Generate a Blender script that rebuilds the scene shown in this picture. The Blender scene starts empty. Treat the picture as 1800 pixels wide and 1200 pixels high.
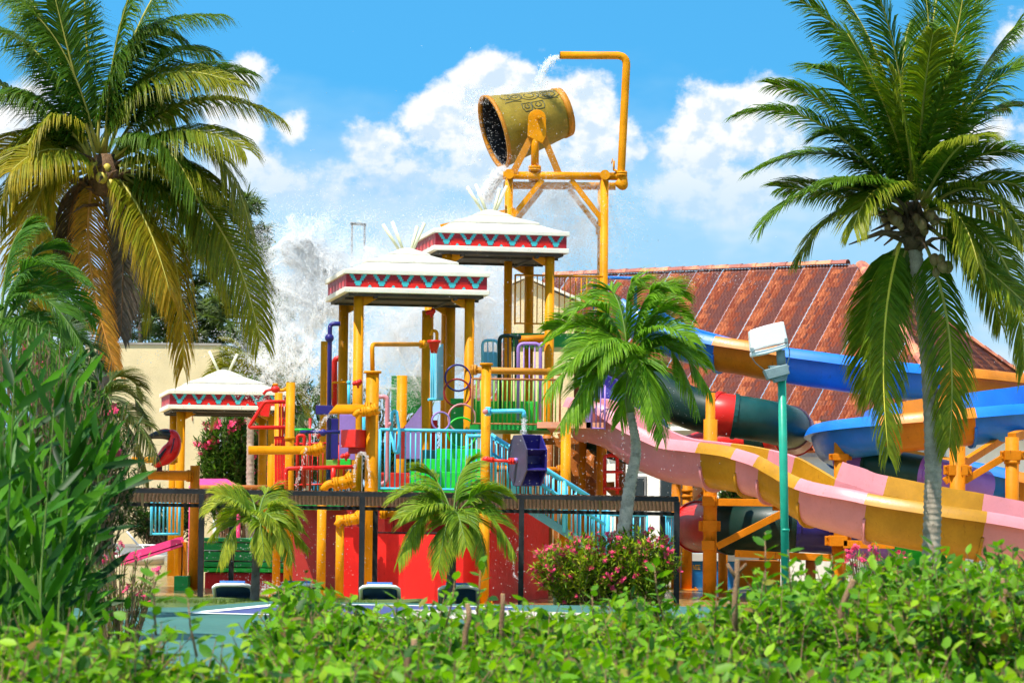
import bpy, bmesh, math, random
import numpy as np
from mathutils import Vector, Matrix, Euler, noise as mnoise

random.seed(7)
rnd = random.random
def ru(a, b): return a + (b - a) * rnd()
scene = bpy.context.scene
COL = scene.collection

# ------------------------------------------------------------------ camera
F = 5000.0                      # focal length in photograph pixels (100 mm lens)
PITCH = math.atan(290 / F)
ROLL = math.radians(0.55)
CAM = Vector((0, 0, 1.6))
M3 = (Matrix.Rotation(math.radians(90) + PITCH, 3, 'X') @ Matrix.Rotation(ROLL, 3, 'Z'))
cam_d = bpy.data.cameras.new('camera')
cam_d.lens = 100
cam_d.sensor_width = 36
cam_d.clip_start = 0.5
cam_d.clip_end = 3000
cam_d.dof.use_dof = True
cam_d.dof.focus_distance = 62
cam_d.dof.aperture_fstop = 13
cam_o = bpy.data.objects.new('camera', cam_d)
COL.objects.link(cam_o)
cam_o.matrix_world = Matrix.Translation(CAM) @ M3.to_4x4()
scene.camera = cam_o

# ------------------------------------------------------------------ sky, sun, exposure
SUN_EL = math.radians(63)
SUN_H = Vector((-0.70, -0.71, 0)).normalized()          # horizontal direction towards the sun
SUN_V = Vector((SUN_H.x * math.cos(SUN_EL), SUN_H.y * math.cos(SUN_EL), math.sin(SUN_EL)))
sun_d = bpy.data.lights.new('sun', 'SUN')
sun_d.energy = 5.0
sun_d.angle = math.radians(0.5)
sun_d.color = (1.0, 0.945, 0.86)
sun_o = bpy.data.objects.new('sun', sun_d)
COL.objects.link(sun_o)
sun_o.rotation_euler = (-SUN_V).to_track_quat('-Z', 'Y').to_euler()

scene.view_settings.view_transform = 'Standard'
scene.view_settings.look = 'None'
scene.view_settings.exposure = 0.66
scene.view_settings.gamma = 1.0
scene.view_settings.use_curve_mapping = False
scene.cycles.use_denoising = True
scene.cycles.max_bounces = 4
scene.cycles.diffuse_bounces = 2
scene.cycles.glossy_bounces = 2
scene.cycles.transmission_bounces = 2
scene.cycles.transparent_max_bounces = 14
scene.cycles.use_adaptive_sampling = True
scene.cycles.adaptive_threshold = 0.03
scene.cycles.adaptive_min_samples = 12
scene.cycles.sample_clamp_indirect = 6

class NT:
    """small helper for node trees"""
    def __init__(s, tree): s.t = tree
    def n(s, typ, **kw):
        nd = s.t.nodes.new(typ)
        for k, v in kw.items(): setattr(nd, k, v)
        return nd
    def link(s, a, b): s.t.links.new(a, b)
    def put(s, inp, v):
        if isinstance(v, bpy.types.NodeSocket): s.t.links.new(v, inp)
        elif v is not None: inp.default_value = v
    def math(s, op, a, b=None, c=None, clamp=False):
        nd = s.n('ShaderNodeMath', operation=op, use_clamp=clamp)
        s.put(nd.inputs[0], a); s.put(nd.inputs[1], b)
        if c is not None: s.put(nd.inputs[2], c)
        return nd.outputs[0]
    def vmath(s, op, a, b=None):
        nd = s.n('ShaderNodeVectorMath', operation=op)
        s.put(nd.inputs[0], a)
        if b is not None: s.put(nd.inputs[1], b)
        return nd.outputs[0]
    def noise(s, vec, scale, detail=4, rough=0.55, dist=0.0, dim='3D'):
        nd = s.n('ShaderNodeTexNoise', noise_dimensions=dim)
        s.put(nd.inputs['Vector'], vec); nd.inputs['Scale'].default_value = scale
        nd.inputs['Detail'].default_value = detail; nd.inputs['Roughness'].default_value = rough
        nd.inputs['Distortion'].default_value = dist
        return nd.outputs[0]
    def ss(s, v, a, b, lo=0.0, hi=1.0):
        nd = s.n('ShaderNodeMapRange', interpolation_type='SMOOTHSTEP')
        s.put(nd.inputs[0], v); s.put(nd.inputs[1], a); s.put(nd.inputs[2], b)
        s.put(nd.inputs[3], lo); s.put(nd.inputs[4], hi)
        return nd.outputs[0]
    def mix(s, f, a, b, mode='MIX'):
        nd = s.n('ShaderNodeMix', data_type='RGBA', blend_type=mode)
        s.put(nd.inputs[0], f); s.put(nd.inputs[6], a); s.put(nd.inputs[7], b)
        return nd.outputs[2]
    def comb(s, x, y, z):
        nd = s.n('ShaderNodeCombineXYZ')
        s.put(nd.inputs[0], x); s.put(nd.inputs[1], y); s.put(nd.inputs[2], z)
        return nd.outputs[0]
    def sep(s, v):
        nd = s.n('ShaderNodeSeparateXYZ'); s.put(nd.inputs[0], v)
        return nd.outputs

world = bpy.data.worlds.new('World')
scene.world = world
world.cycles.sampling_method = 'NONE'
scene.cycles.use_light_tree = False
world.use_nodes = True
wt = world.node_tree
wt.nodes.clear()
W = NT(wt)
tc = W.n('ShaderNodeTexCoord')
dx, dy, dz = W.sep(tc.outputs['Generated'])
# the sky is read a little above each direction: a clear, deep tropical blue down to the horizon
el0 = W.math('MAXIMUM', dz, 0.0)
skyv = W.comb(dx, dy, W.math('MULTIPLY_ADD', el0, 2.2, 0.34))
sky = W.n('ShaderNodeTexSky', sky_type='NISHITA')
sky.sun_disc = False
sky.sun_elevation = SUN_EL
sky.sun_rotation = math.atan2(SUN_H.x, SUN_H.y)
sky.altitude = 0
sky.air_density = 1.0
sky.dust_density = 0.15
sky.ozone_density = 1.6
W.link(W.vmath('NORMALIZE', skyv), sky.inputs['Vector'])
blue = W.mix(1.0, sky.outputs[0], (0.40, 1.24, 1.32, 1), 'MULTIPLY')
# clouds: azimuth / elevation space, cumulus heads plus a thin layer, going on all round the horizon
az = W.math('ARCTAN2', dx, dy)
el = W.math('ARCSINE', dz)
uv = W.comb(az, el, 0.0)
warp = W.noise(W.vmath('MULTIPLY', uv, (1, 1.2, 1)), 34, 8, 0.62, 0.0, '2D')
big = W.noise(W.vmath('MULTIPLY', uv, (1, 1.8, 1)), 9, 2, 0.5, 0.0, '2D')
def ang(px, py): return math.atan((px - 900) / F), math.atan((893 - py) / F)
blobs = None
for px, py, sx, sy, amp in [
    (845, 140, 58, 48, 1.15), (800, 205, 92, 60, 1.1), (905, 200, 110, 70, 1.1), (1030, 190, 55, 60, 1.05),
    (1060, 250, 70, 60, .85), (1290, 215, 115, 70, 1.12), (1215, 265, 80, 60, 1.0), (1345, 170, 60, 42, 1.05),
    (1120, 265, 26, 22, .8), (660, 262, 62, 46, .82), (505, 228, 40, 32, .85), (410, 200, 60, 90, 1.0), (420, 300, 80, 60, .9),
    (1250, 330, 150, 60, .85), (960, 290, 160, 70, .9), (700, 330, 120, 60, .75), (1760, 60, 90, 70, .55), (560, 330, 130, 60, .62), (860, 300, 200, 60, .7),
    (60, 250, 160, 90, .7), (1700, 260, 160, 100, .62)]:
    u0, v0 = ang(px, py)
    e1 = W.math('MULTIPLY', W.math('SUBTRACT', az, u0), F / sx)
    e2 = W.math('MULTIPLY', W.math('SUBTRACT', el, v0), F / sy)
    q = W.math('ADD', W.math('MULTIPLY', e1, e1), W.math('MULTIPLY', e2, e2))
    g = W.math('MULTIPLY', W.math('EXPONENT', W.math('MULTIPLY', q, -0.7)), amp)
    blobs = g if blobs is None else W.math('MAXIMUM', blobs, g)
dens = W.math('ADD', blobs, W.math('MULTIPLY', W.math('SUBTRACT', warp, 0.5), 1.5))
# unseen clouds beside and above the view, thickened to whiten the ambient light
side = W.math('MAXIMUM', W.ss(W.math('ABSOLUTE', az), 0.17, 0.30), W.ss(el, 0.19, 0.32))
extra = W.math('MULTIPLY', side, W.math('MULTIPLY', W.ss(big, 0.40, 0.54), W.ss(el, 1.25, 0.5)))
dens = W.math('ADD', dens, extra)
cmask = W.math('MULTIPLY', W.ss(dens, 0.34, 0.72), W.math('MULTIPLY_ADD', W.ss(el, 0.095, 0.135), .45, .55))
shade_n = W.noise(W.vmath('ADD', W.vmath('MULTIPLY', uv, (1, 1.2, 1)), (-0.003, 0.005, 0)), 34, 4, 0.62, 0.0, '2D')
lit = W.ss(W.math('SUBTRACT', warp, shade_n), -0.10, 0.07)
lowd = W.ss(el, 0.088, 0.135)
ccol = W.mix(W.math('MULTIPLY', W.math('MULTIPLY_ADD', lit, .75, .25), W.math('MULTIPLY_ADD', lowd, .65, .35)), (0.36, 0.49, 0.62, 1), (0.66, 0.67, 0.675, 1))
# a thin, even veil low over the horizon
veil_n = W.noise(W.vmath('MULTIPLY', uv, (1, 2.2, 1)), 14, 4, 0.55, 0.0, '2D')
veil = W.math('MULTIPLY', W.ss(W.math('ADD', el, W.math('MULTIPLY', W.math('SUBTRACT', veil_n, 0.5), 0.075)), 0.150, 0.098), 0.88)
vcol = W.mix(W.ss(veil_n, 0.35, 0.7), (0.27, 0.47, 0.63, 1), (0.52, 0.60, 0.66, 1))
bg1 = W.mix(1.0, blue, (0.15, 0.15, 0.15, 1), 'MULTIPLY')
c1 = W.mix(veil, bg1, vcol)
c2 = W.mix(cmask, c1, ccol)
bgn = W.n('ShaderNodeBackground'); W.link(c2, bgn.inputs[0]); bgn.inputs[1].default_value = 1.0
wo = W.n('ShaderNodeOutputWorld'); W.link(bgn.outputs[0], wo.inputs[0])

# ------------------------------------------------------------------ pixel + distance -> place
Z0 = -0.5                        # level of the pool deck; the court in front is at 0
def P(px, py, Y):
    d = M3 @ Vector(((px - 900) / F, (600 - py) / F, -1))
    return CAM + d * (Y / d.y)
def G(px, py, z=0.0):
    d = M3 @ Vector(((px - 900) / F, (600 - py) / F, -1))
    return CAM + d * ((z - CAM.z) / d.z)
def S(Y): return Y / F           # metres per photograph pixel at distance Y

# ------------------------------------------------------------------ mesh helpers
OFF = {}
class MB:
    def __init__(s): s.v = []; s.f = []; s.sm = []; s.mi = []; s.fc = []
    def add(s, vs, fs, smooth=False, mi=0, col=None):
        b = len(s.v)
        s.v.extend(vs)
        for f in fs:
            s.f.append([b + i for i in f]); s.sm.append(smooth); s.mi.append(mi); s.fc.append(col)
        return s
    def box(s, c, size, rot=None, mi=0):
        c = Vector(c); hx, hy, hz = [q / 2 for q in size]
        vs = []
        for x, y, z in ((-1,-1,-1),(1,-1,-1),(1,1,-1),(-1,1,-1),(-1,-1,1),(1,-1,1),(1,1,1),(-1,1,1)):
            q = Vector((x*hx, y*hy, z*hz))
            vs.append(c + (rot @ q if rot else q))
        return s.add(vs, [(0,3,2,1),(4,5,6,7),(0,1,5,4),(1,2,6,5),(2,3,7,6),(3,0,4,7)], mi=mi)
    def beam(s, p0, p1, w, h, up=(0,0,1), mi=0):
        p0 = Vector(p0); p1 = Vector(p1); d = (p1 - p0); L = d.length; d.normalize()
        up = Vector(up)
        if abs(d.dot(up)) > .98: up = Vector((0, 1, 0))
        x = d.cross(up).normalized(); z = x.cross(d)
        R = Matrix((x, d, z)).transposed()
        return s.box((p0 + p1) / 2, (w, L, h), R, mi)
    def tube(s, pts, r, n=10, caps=True, mi=0, col=None, smooth=True, flat=None):
        pts = [Vector(p) for p in pts]
        m = len(pts)
        rs = r if isinstance(r, (list, tuple)) else [r] * m
        t0 = (pts[1] - pts[0]).normalized()
        ref = Vector((0, 0, 1)) if abs(t0.z) < .9 else Vector((1, 0, 0))
        a = t0.cross(ref).normalized()
        vs = []; b = len(s.v)
        for i in range(m):
            if i == 0: t = pts[1] - pts[0]
            elif i == m - 1: t = pts[-1] - pts[-2]
            else: t = (pts[i+1] - pts[i]).normalized() + (pts[i] - pts[i-1]).normalized()
            t.normalize()
            a = (a - t * a.dot(t)).normalized()
            c = t.cross(a)
            k = 1.0
            if 0 < i < m - 1:
                cs = (pts[i+1] - pts[i]).normalized().dot((pts[i] - pts[i-1]).normalized())
                k = min(1.35, 1 / max(.5, math.sqrt(max(.01, (1 + cs) / 2)))) if cs < .999 else 1
            for j in range(n):
                an = 2 * math.pi * j / n
                ca, sa = math.cos(an), math.sin(an)
                if flat: sa *= flat
                vs.append(pts[i] + (a * ca + c * sa) * rs[i])
        fs = []
        for i in range(m - 1):
            for j in range(n):
                k = (j + 1) % n
                fs.append((i*n+j, i*n+k, (i+1)*n+k, (i+1)*n+j))
        s.add(vs, fs, smooth, mi, col)
        if caps:
            s.f.append([b + j for j in range(n)][::-1]); s.sm.append(False); s.mi.append(mi); s.fc.append(col)
            s.f.append([b + (m-1)*n + j for j in range(n)]); s.sm.append(False); s.mi.append(mi); s.fc.append(col)
        return s
    def cyl(s, p0, p1, r, n=16, mi=0): return s.tube([p0, p1], r, n, True, mi)
    def sphere(s, c, r, n=10, m=6, sc=(1,1,1), mi=0, rot=None):
        c = Vector(c); vs = []; fs = []
        vs.append(Vector((0,0,-1)))
        for i in range(1, m):
            th = math.pi * i / m - math.pi / 2
            for j in range(n):
                ph = 2 * math.pi * j / n
                vs.append(Vector((math.cos(th)*math.cos(ph), math.cos(th)*math.sin(ph), math.sin(th))))
        vs.append(Vector((0,0,1)))
        for j in range(n): fs.append((0, 1+(j+1)%n, 1+j))
        for i in range(m-2):
            for j in range(n):
                k = (j+1)%n
                fs.append((1+i*n+j, 1+i*n+k, 1+(i+1)*n+k, 1+(i+1)*n+j))
        e = len(vs)-1
        for j in range(n): fs.append((1+(m-2)*n+j, 1+(m-2)*n+(j+1)%n, e))
        out = []
        for v in vs:
            q = Vector((v.x*r*sc[0], v.y*r*sc[1], v.z*r*sc[2]))
            out.append(c + (rot @ q if rot else q))
        return s.add(out, fs, True, mi)
    def prism(s, poly, d, mi=0):
        """poly: planar list of points, d: extrusion vector"""
        d = Vector(d); n = len(poly); vs = [Vector(p) for p in poly] + [Vector(p) + d for p in poly]
        fs = [tuple(range(n)), tuple(range(2*n-1, n-1, -1))]
        for i in range(n):
            j = (i+1) % n
            fs.append((j, i, n+i, n+j))
        return s.add(vs, fs, mi=mi)
    def torus(s, c, axis, R, r, n=28, m=8, mi=0):
        c = Vector(c); axis = Vector(axis).normalized()
        a = axis.orthogonal().normalized(); b = axis.cross(a)
        pts = [c + (a*math.cos(2*math.pi*i/n) + b*math.sin(2*math.pi*i/n))*R for i in range(n)]
        vs = []; fs = []
        for i in range(n):
            o = (pts[i]-c).normalized()
            for j in range(m):
                an = 2*math.pi*j/m
                vs.append(pts[i] + (o*math.cos(an) + axis*math.sin(an))*r)
        for i in range(n):
            for j in range(m):
                fs.append((i*m+j, ((i+1)%n)*m+j, ((i+1)%n)*m+(j+1)%m, i*m+(j+1)%m))
        return s.add(vs, fs, True, mi)
    def leaf(s, p, d, up, L, Wd, col, fold=.12, curve=0.0, kind=0):
        d = d.normalized(); x = d.cross(up)
        if x.length < 1e-4: x = d.orthogonal()
        x.normalize(); u = x.cross(d)
        w = Wd / 2
        if kind == 0:      # 5-point blade
            c = p + d*(L*.45) - u*(fold*Wd) ; t = p + d*L - u*(curve*L)
            m1 = p + d*(L*.42); 
            s.add([p, m1 + x*w, c, m1 - x*w, t], [(0,1,2),(0,2,3),(2,1,4),(3,2,4)], True, 0, col)
        else:              # 8-point oval
            q1 = p + d*(L*.28); q2 = p + d*(L*.68) - u*(curve*L*.4); t = p + d*L - u*(curve*L)
            s.add([p, q1 + x*w*.92, q1 - u*fold*Wd, q1 - x*w*.92, q2 + x*w*.85, q2 - u*fold*Wd, q2 - x*w*.85, t],
                  [(0,1,2),(0,2,3),(1,4,5,2),(2,5,6,3),(4,7,5),(5,7,6)], True, 0, col)
    def mesh(s, name, off=Vector((0,0,0))):
        me = bpy.data.meshes.new(name)
        me.from_pydata([tuple(v - off) for v in s.v], [], s.f)
        me.polygons.foreach_set('use_smooth', s.sm)
        if any(s.mi): me.polygons.foreach_set('material_index', s.mi)
        if s.fc and any(c is not None for c in s.fc):
            at = me.attributes.new('Col', 'FLOAT_COLOR', 'FACE')
            arr = np.ones((len(s.fc), 4), dtype=np.float32)
            for i, c in enumerate(s.fc):
                if c is not None: arr[i, :3] = c
            at.data.foreach_set('color', arr.ravel())
        me.update()
        return me
    def build(s, name, mat, parent=None, loc=None, bevel=0, kind=None):
        off = OFF[parent.name] if parent is not None else Vector(loc if loc is not None else (0,0,0))
        me = s.mesh(name, off)
        o = bpy.data.objects.new(name, me); COL.objects.link(o)
        for m in (mat if isinstance(mat, (list, tuple)) else [mat]): me.materials.append(MAT(m))
        if parent is not None: o.parent = parent
        else: o.location = off
        OFF[o.name] = off.copy()
        if bevel:
            b = o.modifiers.new('bevel', 'BEVEL'); b.width = bevel; b.segments = 2; b.limit_method = 'ANGLE'; b.angle_limit = .6
            for p in me.polygons: p.use_smooth = True
            w = o.modifiers.new('wn', 'WEIGHTED_NORMAL'); w.keep_sharp = False
        if kind: o['kind'] = kind
        return o

def thing(name, label, cat, loc, group=None):
    o = bpy.data.objects.new(name, None); COL.objects.link(o)
    o.empty_display_size = .2
    o.location = loc; OFF[o.name] = Vector(loc)
    o['label'] = label; o['category'] = cat
    if group: o['group'] = group
    return o
def tag(o, label, cat=None, group=None, kind=None):
    o['label'] = label
    if cat: o['category'] = cat
    if group: o['group'] = group
    if kind: o['kind'] = kind
    return o
def inst(name, me, loc, parent, rot=None, scale=None, label=None):
    o = bpy.data.objects.new(name, me); COL.objects.link(o); o.parent = parent
    m = rot.to_4x4() if rot is not None else Matrix.Identity(4)
    if scale is not None: m = m @ Matrix.Diagonal((*scale, 1))
    o.matrix_local = Matrix.Translation(Vector(loc) - OFF[parent.name]) @ m
    OFF[o.name] = OFF[parent.name]
    if label: o['label'] = label
    return o
def fillet(pts, r, n=6):
    pts = [Vector(p) for p in pts]; out = [pts[0]]
    for i in range(1, len(pts)-1):
        a, b, c = pts[i-1], pts[i], pts[i+1]
        rr = min(r, (a-b).length*.45, (c-b).length*.45)
        p0 = b + (a-b).normalized()*rr; p1 = b + (c-b).normalized()*rr
        for k in range(n+1):
            t = k/n
            out.append(p0*(1-t)**2 + b*2*t*(1-t) + p1*t*t)
    out.append(pts[-1])
    return out
def catmull(pts, n):
    """n samples per span through the points (Vectors of any size as tuples)"""
    A = np.array(pts, dtype=float); A = np.vstack([2*A[0]-A[1], A, 2*A[-1]-A[-2]])
    out = []
    for i in range(1, len(A)-2):
        for k in range(n):
            t = k/n
            out.append(.5*((2*A[i]) + (-A[i-1]+A[i+1])*t + (2*A[i-1]-5*A[i]+4*A[i+1]-A[i+2])*t*t + (-A[i-1]+3*A[i]-3*A[i+1]+A[i+2])*t**3))
    out.append(A[-2])
    return np.array(out)

# ------------------------------------------------------------------ materials
MATS = {}
def srgb(r, g, b):
    f = lambda c: (c/255/12.92) if c/255 <= .04045 else ((c/255+.055)/1.055)**2.4
    return (f(r), f(g), f(b))
def MAT(k): return MATS[k] if isinstance(k, str) else k
def new_mat(key):
    m = bpy.data.materials.new(key); m.use_nodes = True; m.node_tree.nodes.clear()
    MATS[key] = m
    return m, NT(m.node_tree)
def finish(N, shader):
    o = N.n('ShaderNodeOutputMaterial'); N.link(shader, o.inputs[0])
def paint(key, col, rough=.38, var=.10, scale=2.2, wear=0.0, wearcol=(.16,.055,.02), bump=.0, streak=False, spec=.32, metallic=0.0, fade=.12, coat=0.0):
    """painted / moulded surface: broad fading, fine mottling, optional rust or dirt patches"""
    m, N = new_mat(key)
    geo = N.n('ShaderNodeNewGeometry'); pos = geo.outputs['Position']
    n1 = N.noise(pos, scale, 3, .6); n2 = N.noise(pos, scale*14, 2, .6)
    c = tuple(col)
    lo = tuple(q*(1-var) for q in c) + (1,); hi = tuple(min(.95, q*(1+var*.8)+fade*var*.25) for q in c) + (1,)
    cc = N.mix(N.ss(n1, .3, .7), lo, hi)
    cc = N.mix(N.math('MULTIPLY', N.ss(n2, .35, .75), var*1.3), cc, tuple(q*.6 for q in c)+(1,))
    rg = N.math('MULTIPLY_ADD', n2, .25, rough-.1)
    if wear > 0:
        v = N.vmath('MULTIPLY', pos, (7, 7, 1.1) if streak else (3, 3, 3))
        w = N.noise(v, 2.4, 5, .68)
        wm = N.ss(w, .70-wear*.25, .76-wear*.2)
        cc = N.mix(N.math('MULTIPLY', wm, .8), cc, tuple(wearcol)+(1,))
        rg = N.math('ADD', rg, N.math('MULTIPLY', wm, .3))
    b = N.n('ShaderNodeBsdfPrincipled')
    N.put(b.inputs['Base Color'], cc); N.put(b.inputs['Roughness'], rg)
    b.inputs['Specular IOR Level'].default_value = spec; b.inputs['Metallic'].default_value = metallic
    b.inputs['Coat Weight'].default_value = coat
    if bump > 0:
        bp = N.n('ShaderNodeBump'); bp.inputs['Strength'].default_value = bump; bp.inputs['Distance'].default_value = .02
        N.put(bp.inputs['Height'], N.noise(pos, scale*22, 2, .6))
        N.link(bp.outputs[0], b.inputs['Normal'])
    finish(N, b.outputs[0])
    return m
def leafmat(key, rough=.48, trans=.42, tint=(1.3, 1.4, .4), spec=.22):
    m, N = new_mat(key)
    at = N.n('ShaderNodeAttribute'); at.attribute_name = 'Col'
    geo = N.n('ShaderNodeNewGeometry')
    nz = N.noise(geo.outputs['Position'], 9, 1, .6)
    c = N.mix(N.ss(nz, .3, .7), N.mix(1, at.outputs['Color'], (.82, .86, .8, 1), 'MULTIPLY'), N.mix(1, at.outputs['Color'], (1.12, 1.1, 1.0, 1), 'MULTIPLY'))
    b = N.n('ShaderNodeBsdfPrincipled'); N.link(c, b.inputs['Base Color']); b.inputs['Roughness'].default_value = rough
    b.inputs['Specular IOR Level'].default_value = spec
    t = N.n('ShaderNodeBsdfTranslucent'); N.link(N.mix(1, c, tuple(tint)+(1,), 'MULTIPLY'), t.inputs[0])
    mx = N.n('ShaderNodeMixShader'); mx.inputs[0].default_value = trans
    N.link(b.outputs[0], mx.inputs[1]); N.link(t.outputs[0], mx.inputs[2])
    finish(N, mx.outputs[0])
    return m
YEL = (.66, .25, .002)
paint('yellow', YEL, .42, spec=.10, var=.16, scale=1.8, wear=.30, wearcol=(.34,.095,.008), streak=True, bump=.12)
# .10, 1.6, wear=.10, wearcol=(.40,.13,.015), streak=True, bump=.12)
paint('yellow_worn', (.50, .19, .005), .45, .16, 2.0, wear=.45, wearcol=(.33,.10,.02), streak=True, bump=.5)
paint('orange_steel', (.62, .19, .003), .48, spec=.12, var=.14, scale=1.8, wear=.32, wearcol=(.26,.065,.012), streak=True, bump=.3)
#, 1.8, wear=.32, wearcol=(.30,.075,.015), streak=True, bump=.3)
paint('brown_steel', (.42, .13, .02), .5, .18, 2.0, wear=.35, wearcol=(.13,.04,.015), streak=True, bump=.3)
paint('red', (.66, .014, .008), .36, .14, 1.8, wear=.2, wearcol=(.36,.012,.008), streak=True)
paint('red_wall', (.74, .014, .010), .45, .12, .9, wear=.30, wearcol=(.50,.012,.010), streak=True, bump=.08)
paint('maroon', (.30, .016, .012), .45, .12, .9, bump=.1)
paint('cream', (.62, .59, .49), .6, .10, 2.5, wear=.34, wearcol=(.46,.40,.28), streak=True, bump=1.0)
paint('cream_trim', (.82, .78, .66), .42, .06, 2.0, wear=.12, wearcol=(.55,.45,.30), streak=True, bump=.1)
paint('pole_cream', (.72, .70, .46), .45, .08, 3)
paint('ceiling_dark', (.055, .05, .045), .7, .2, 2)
paint('teal', (.055, .46, .50), .36, .10, 2.0, wear=.12, wearcol=(.03,.25,.30))
paint('skyblue', (.075, .50, .72), .34, .10, 2.2, wear=.16, wearcol=(.20,.22,.20), streak=True)
paint('skyblue_panel', (.16, .50, .66), .4, .10, 1.2)
paint('green', (.02, .50, .035), .35, .10, 1.5)
paint('green_mid', (.014, .31, .05), .4, .12, 1.5)
paint('green_dark', (.003, .022, .014), .40, .15, 1.5, spec=.3)
paint('teal_dark', (.004, .050, .044), .36, .15, 1.5, spec=.3)
paint('lime_rail', (.20, .40, .05), .4, .2, 3, wear=.4, wearcol=(.25,.10,.03), streak=True)
paint('rust_rail', (.36, .13, .04), .55, .2, 4, wear=.4, wearcol=(.16,.05,.02))
paint('purple', (.30, .17, .48), .36, .10, 2)
paint('purple_panel', (.27, .16, .40), .42, .12, 1.4)
paint('indigo', (.022, .016, .16), .34, .15, 1.5)
paint('pink', (.60, .225, .25), .36, .08, 1.2, wear=.34, wearcol=(.50,.17,.15), streak=True, coat=.05)
paint('pink_hot', (.85, .05, .22), .4, .08, 1.5)
paint('salmon', (.80, .34, .20), .4, .1, 1.5)
paint('flume_yellow', (.43, .20, .004), .36, .18, 1.2, wear=.34, wearcol=(.26,.12,.01), streak=True, coat=.05)
paint('flume_orange', (.58, .18, .003), .36, .16, 1.2, wear=.3, streak=True, wearcol=(.3,.09,.01), coat=.05)
paint('flume_blue', (.010, .17, .66), .36, .10, 1.2, coat=.1, spec=.3, wear=.3, wearcol=(.02,.12,.42), streak=True)
paint('flume_purple', (.28, .12, .50), .3, .1, 1.2, coat=.2)
paint('black_steel', (.016, .016, .017), .45, .25, 4, bump=.1)
paint('brown_mesh', (.21, .105, .065), .55, .25, 6)
paint('grey_cast', (.20, .27, .28), .55, .12, 5, bump=.3)
paint('white_gloss', (.82, .82, .80), .35, .04, 2)
paint('lamp_green', (.012, .30, .19), .36, .12, 2.5, wear=.14, wearcol=(.20,.20,.14), streak=True)
paint('bucket', (.25, .172, .010), .42, .22, 1.8, wear=.25, wearcol=(.10,.055,.012), streak=False, bump=.25)
paint('bucket_inside', (.010, .011, .016), .35, .3, 4)
paint('glyph', (.07, .07, .03), .5, .2, 3)
paint('stucco', (.74, .58, .32), .85, .07, .8, wear=.12, wearcol=(.50,.38,.20), streak=True, bump=1.0)
paint('white_wall', (.78, .76, .70), .8, .06, .6, bump=.4, wear=.08, wearcol=(.5,.46,.38), streak=True)
paint('coping', (.34, .30, .25), .8, .15, 2)
paint('glass_dark', (.02, .028, .03), .08, .2, 1)
paint('clay', (.55, .155, .05), .8, .28, 3, wear=.3, wearcol=(.24,.08,.05), bump=.3)
paint('lounger_white', (.80, .80, .78), .45, .06, 3)
paint('lounger_blue', (.025, .085, .24), .7, .14, 6, bump=.3)
paint('lounger_bright', (.04, .16, .52), .7, .14, 6)
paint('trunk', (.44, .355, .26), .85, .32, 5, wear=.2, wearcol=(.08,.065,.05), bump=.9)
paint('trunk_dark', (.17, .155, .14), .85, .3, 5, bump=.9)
paint('crownshaft', (.12, .20, .03), .45, .2, 3)
paint('husk', (.16, .09, .045), .85, .3, 6, bump=.8)
paint('coconut', (.52, .42, .06), .45, .18, 4)
paint('coconut_brown', (.30, .19, .07), .55, .2, 4)
paint('wood_stem', (.26, .15, .075), .8, .25, 8, bump=.5)
paint('cut_wood', (.50, .32, .15), .8, .15, 8)
paint('bark', (.11, .085, .065), .9, .25, 4, bump=.8)
paint('rachis', (.40, .36, .06), .5, .15, 5)
paint('rachis_brown', (.48, .20, .03), .6, .15, 5)
paint('rachis_bright', (.75, .62, .06), .5, .10, 5)
paint('toucan_black', (.008, .010, .016), .3, .2, 5, coat=.15)
paint('toucan_red', (.62, .006, .008), .30, .15, 5, coat=.12)
paint('toucan_purple', (.06, .012, .04), .3, .25, 5)
paint('pool_blue', (.02, .20, .52), .4, .08, 1, wear=.08, wearcol=(.1,.25,.4))
paint('letter', (.78, .45, .05), .5, .05, 3)
paint('wet_grey', (.19, .18, .165), .5, .2, 1.2, bump=.2)
paint('court_teal', (.042, .135, .110), .75, .10, .5, wear=.18, wearcol=(.07,.15,.13), bump=.15)
paint('court_blue', (.05, .065, .19), .75, .12, .7, wear=.2, wearcol=(.085,.10,.20), bump=.15)
paint('line_white', (.78, .80, .80), .7, .08, 2, wear=.15, wearcol=(.4,.5,.5))
paint('concrete_pale', (.50, .44, .36), .85, .10, .8, bump=.3)
paint('steel_grey', (.20, .20, .20), .5, .2, 2)
paint('petal', (.85, .05, .16), .6, .2, 12)
paint('petal_white', (.78, .72, .66), .6, .1, 12)
leafmat('leaf')
leafmat('leaf_gloss', .42, .36, (1.35,1.45,.3), .16)
leafmat('leaf_dry', .65, .25, (1.15, 1.0, .6), .2)
paint('wheel_grey', (.065, .055, .10), .5, .15, 2)
paint('frieze_maroon', (.30, .010, .022), .4, .1, 2)
paint('stringer_teal', (.10, .28, .30), .5, .15, 2, wear=.35, wearcol=(.20,.17,.12), streak=True)
paint('trunk_pale', (.60, .50, .40), .85, .38, 7, wear=.35, wearcol=(.22,.17,.13), bump=1.0)
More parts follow.
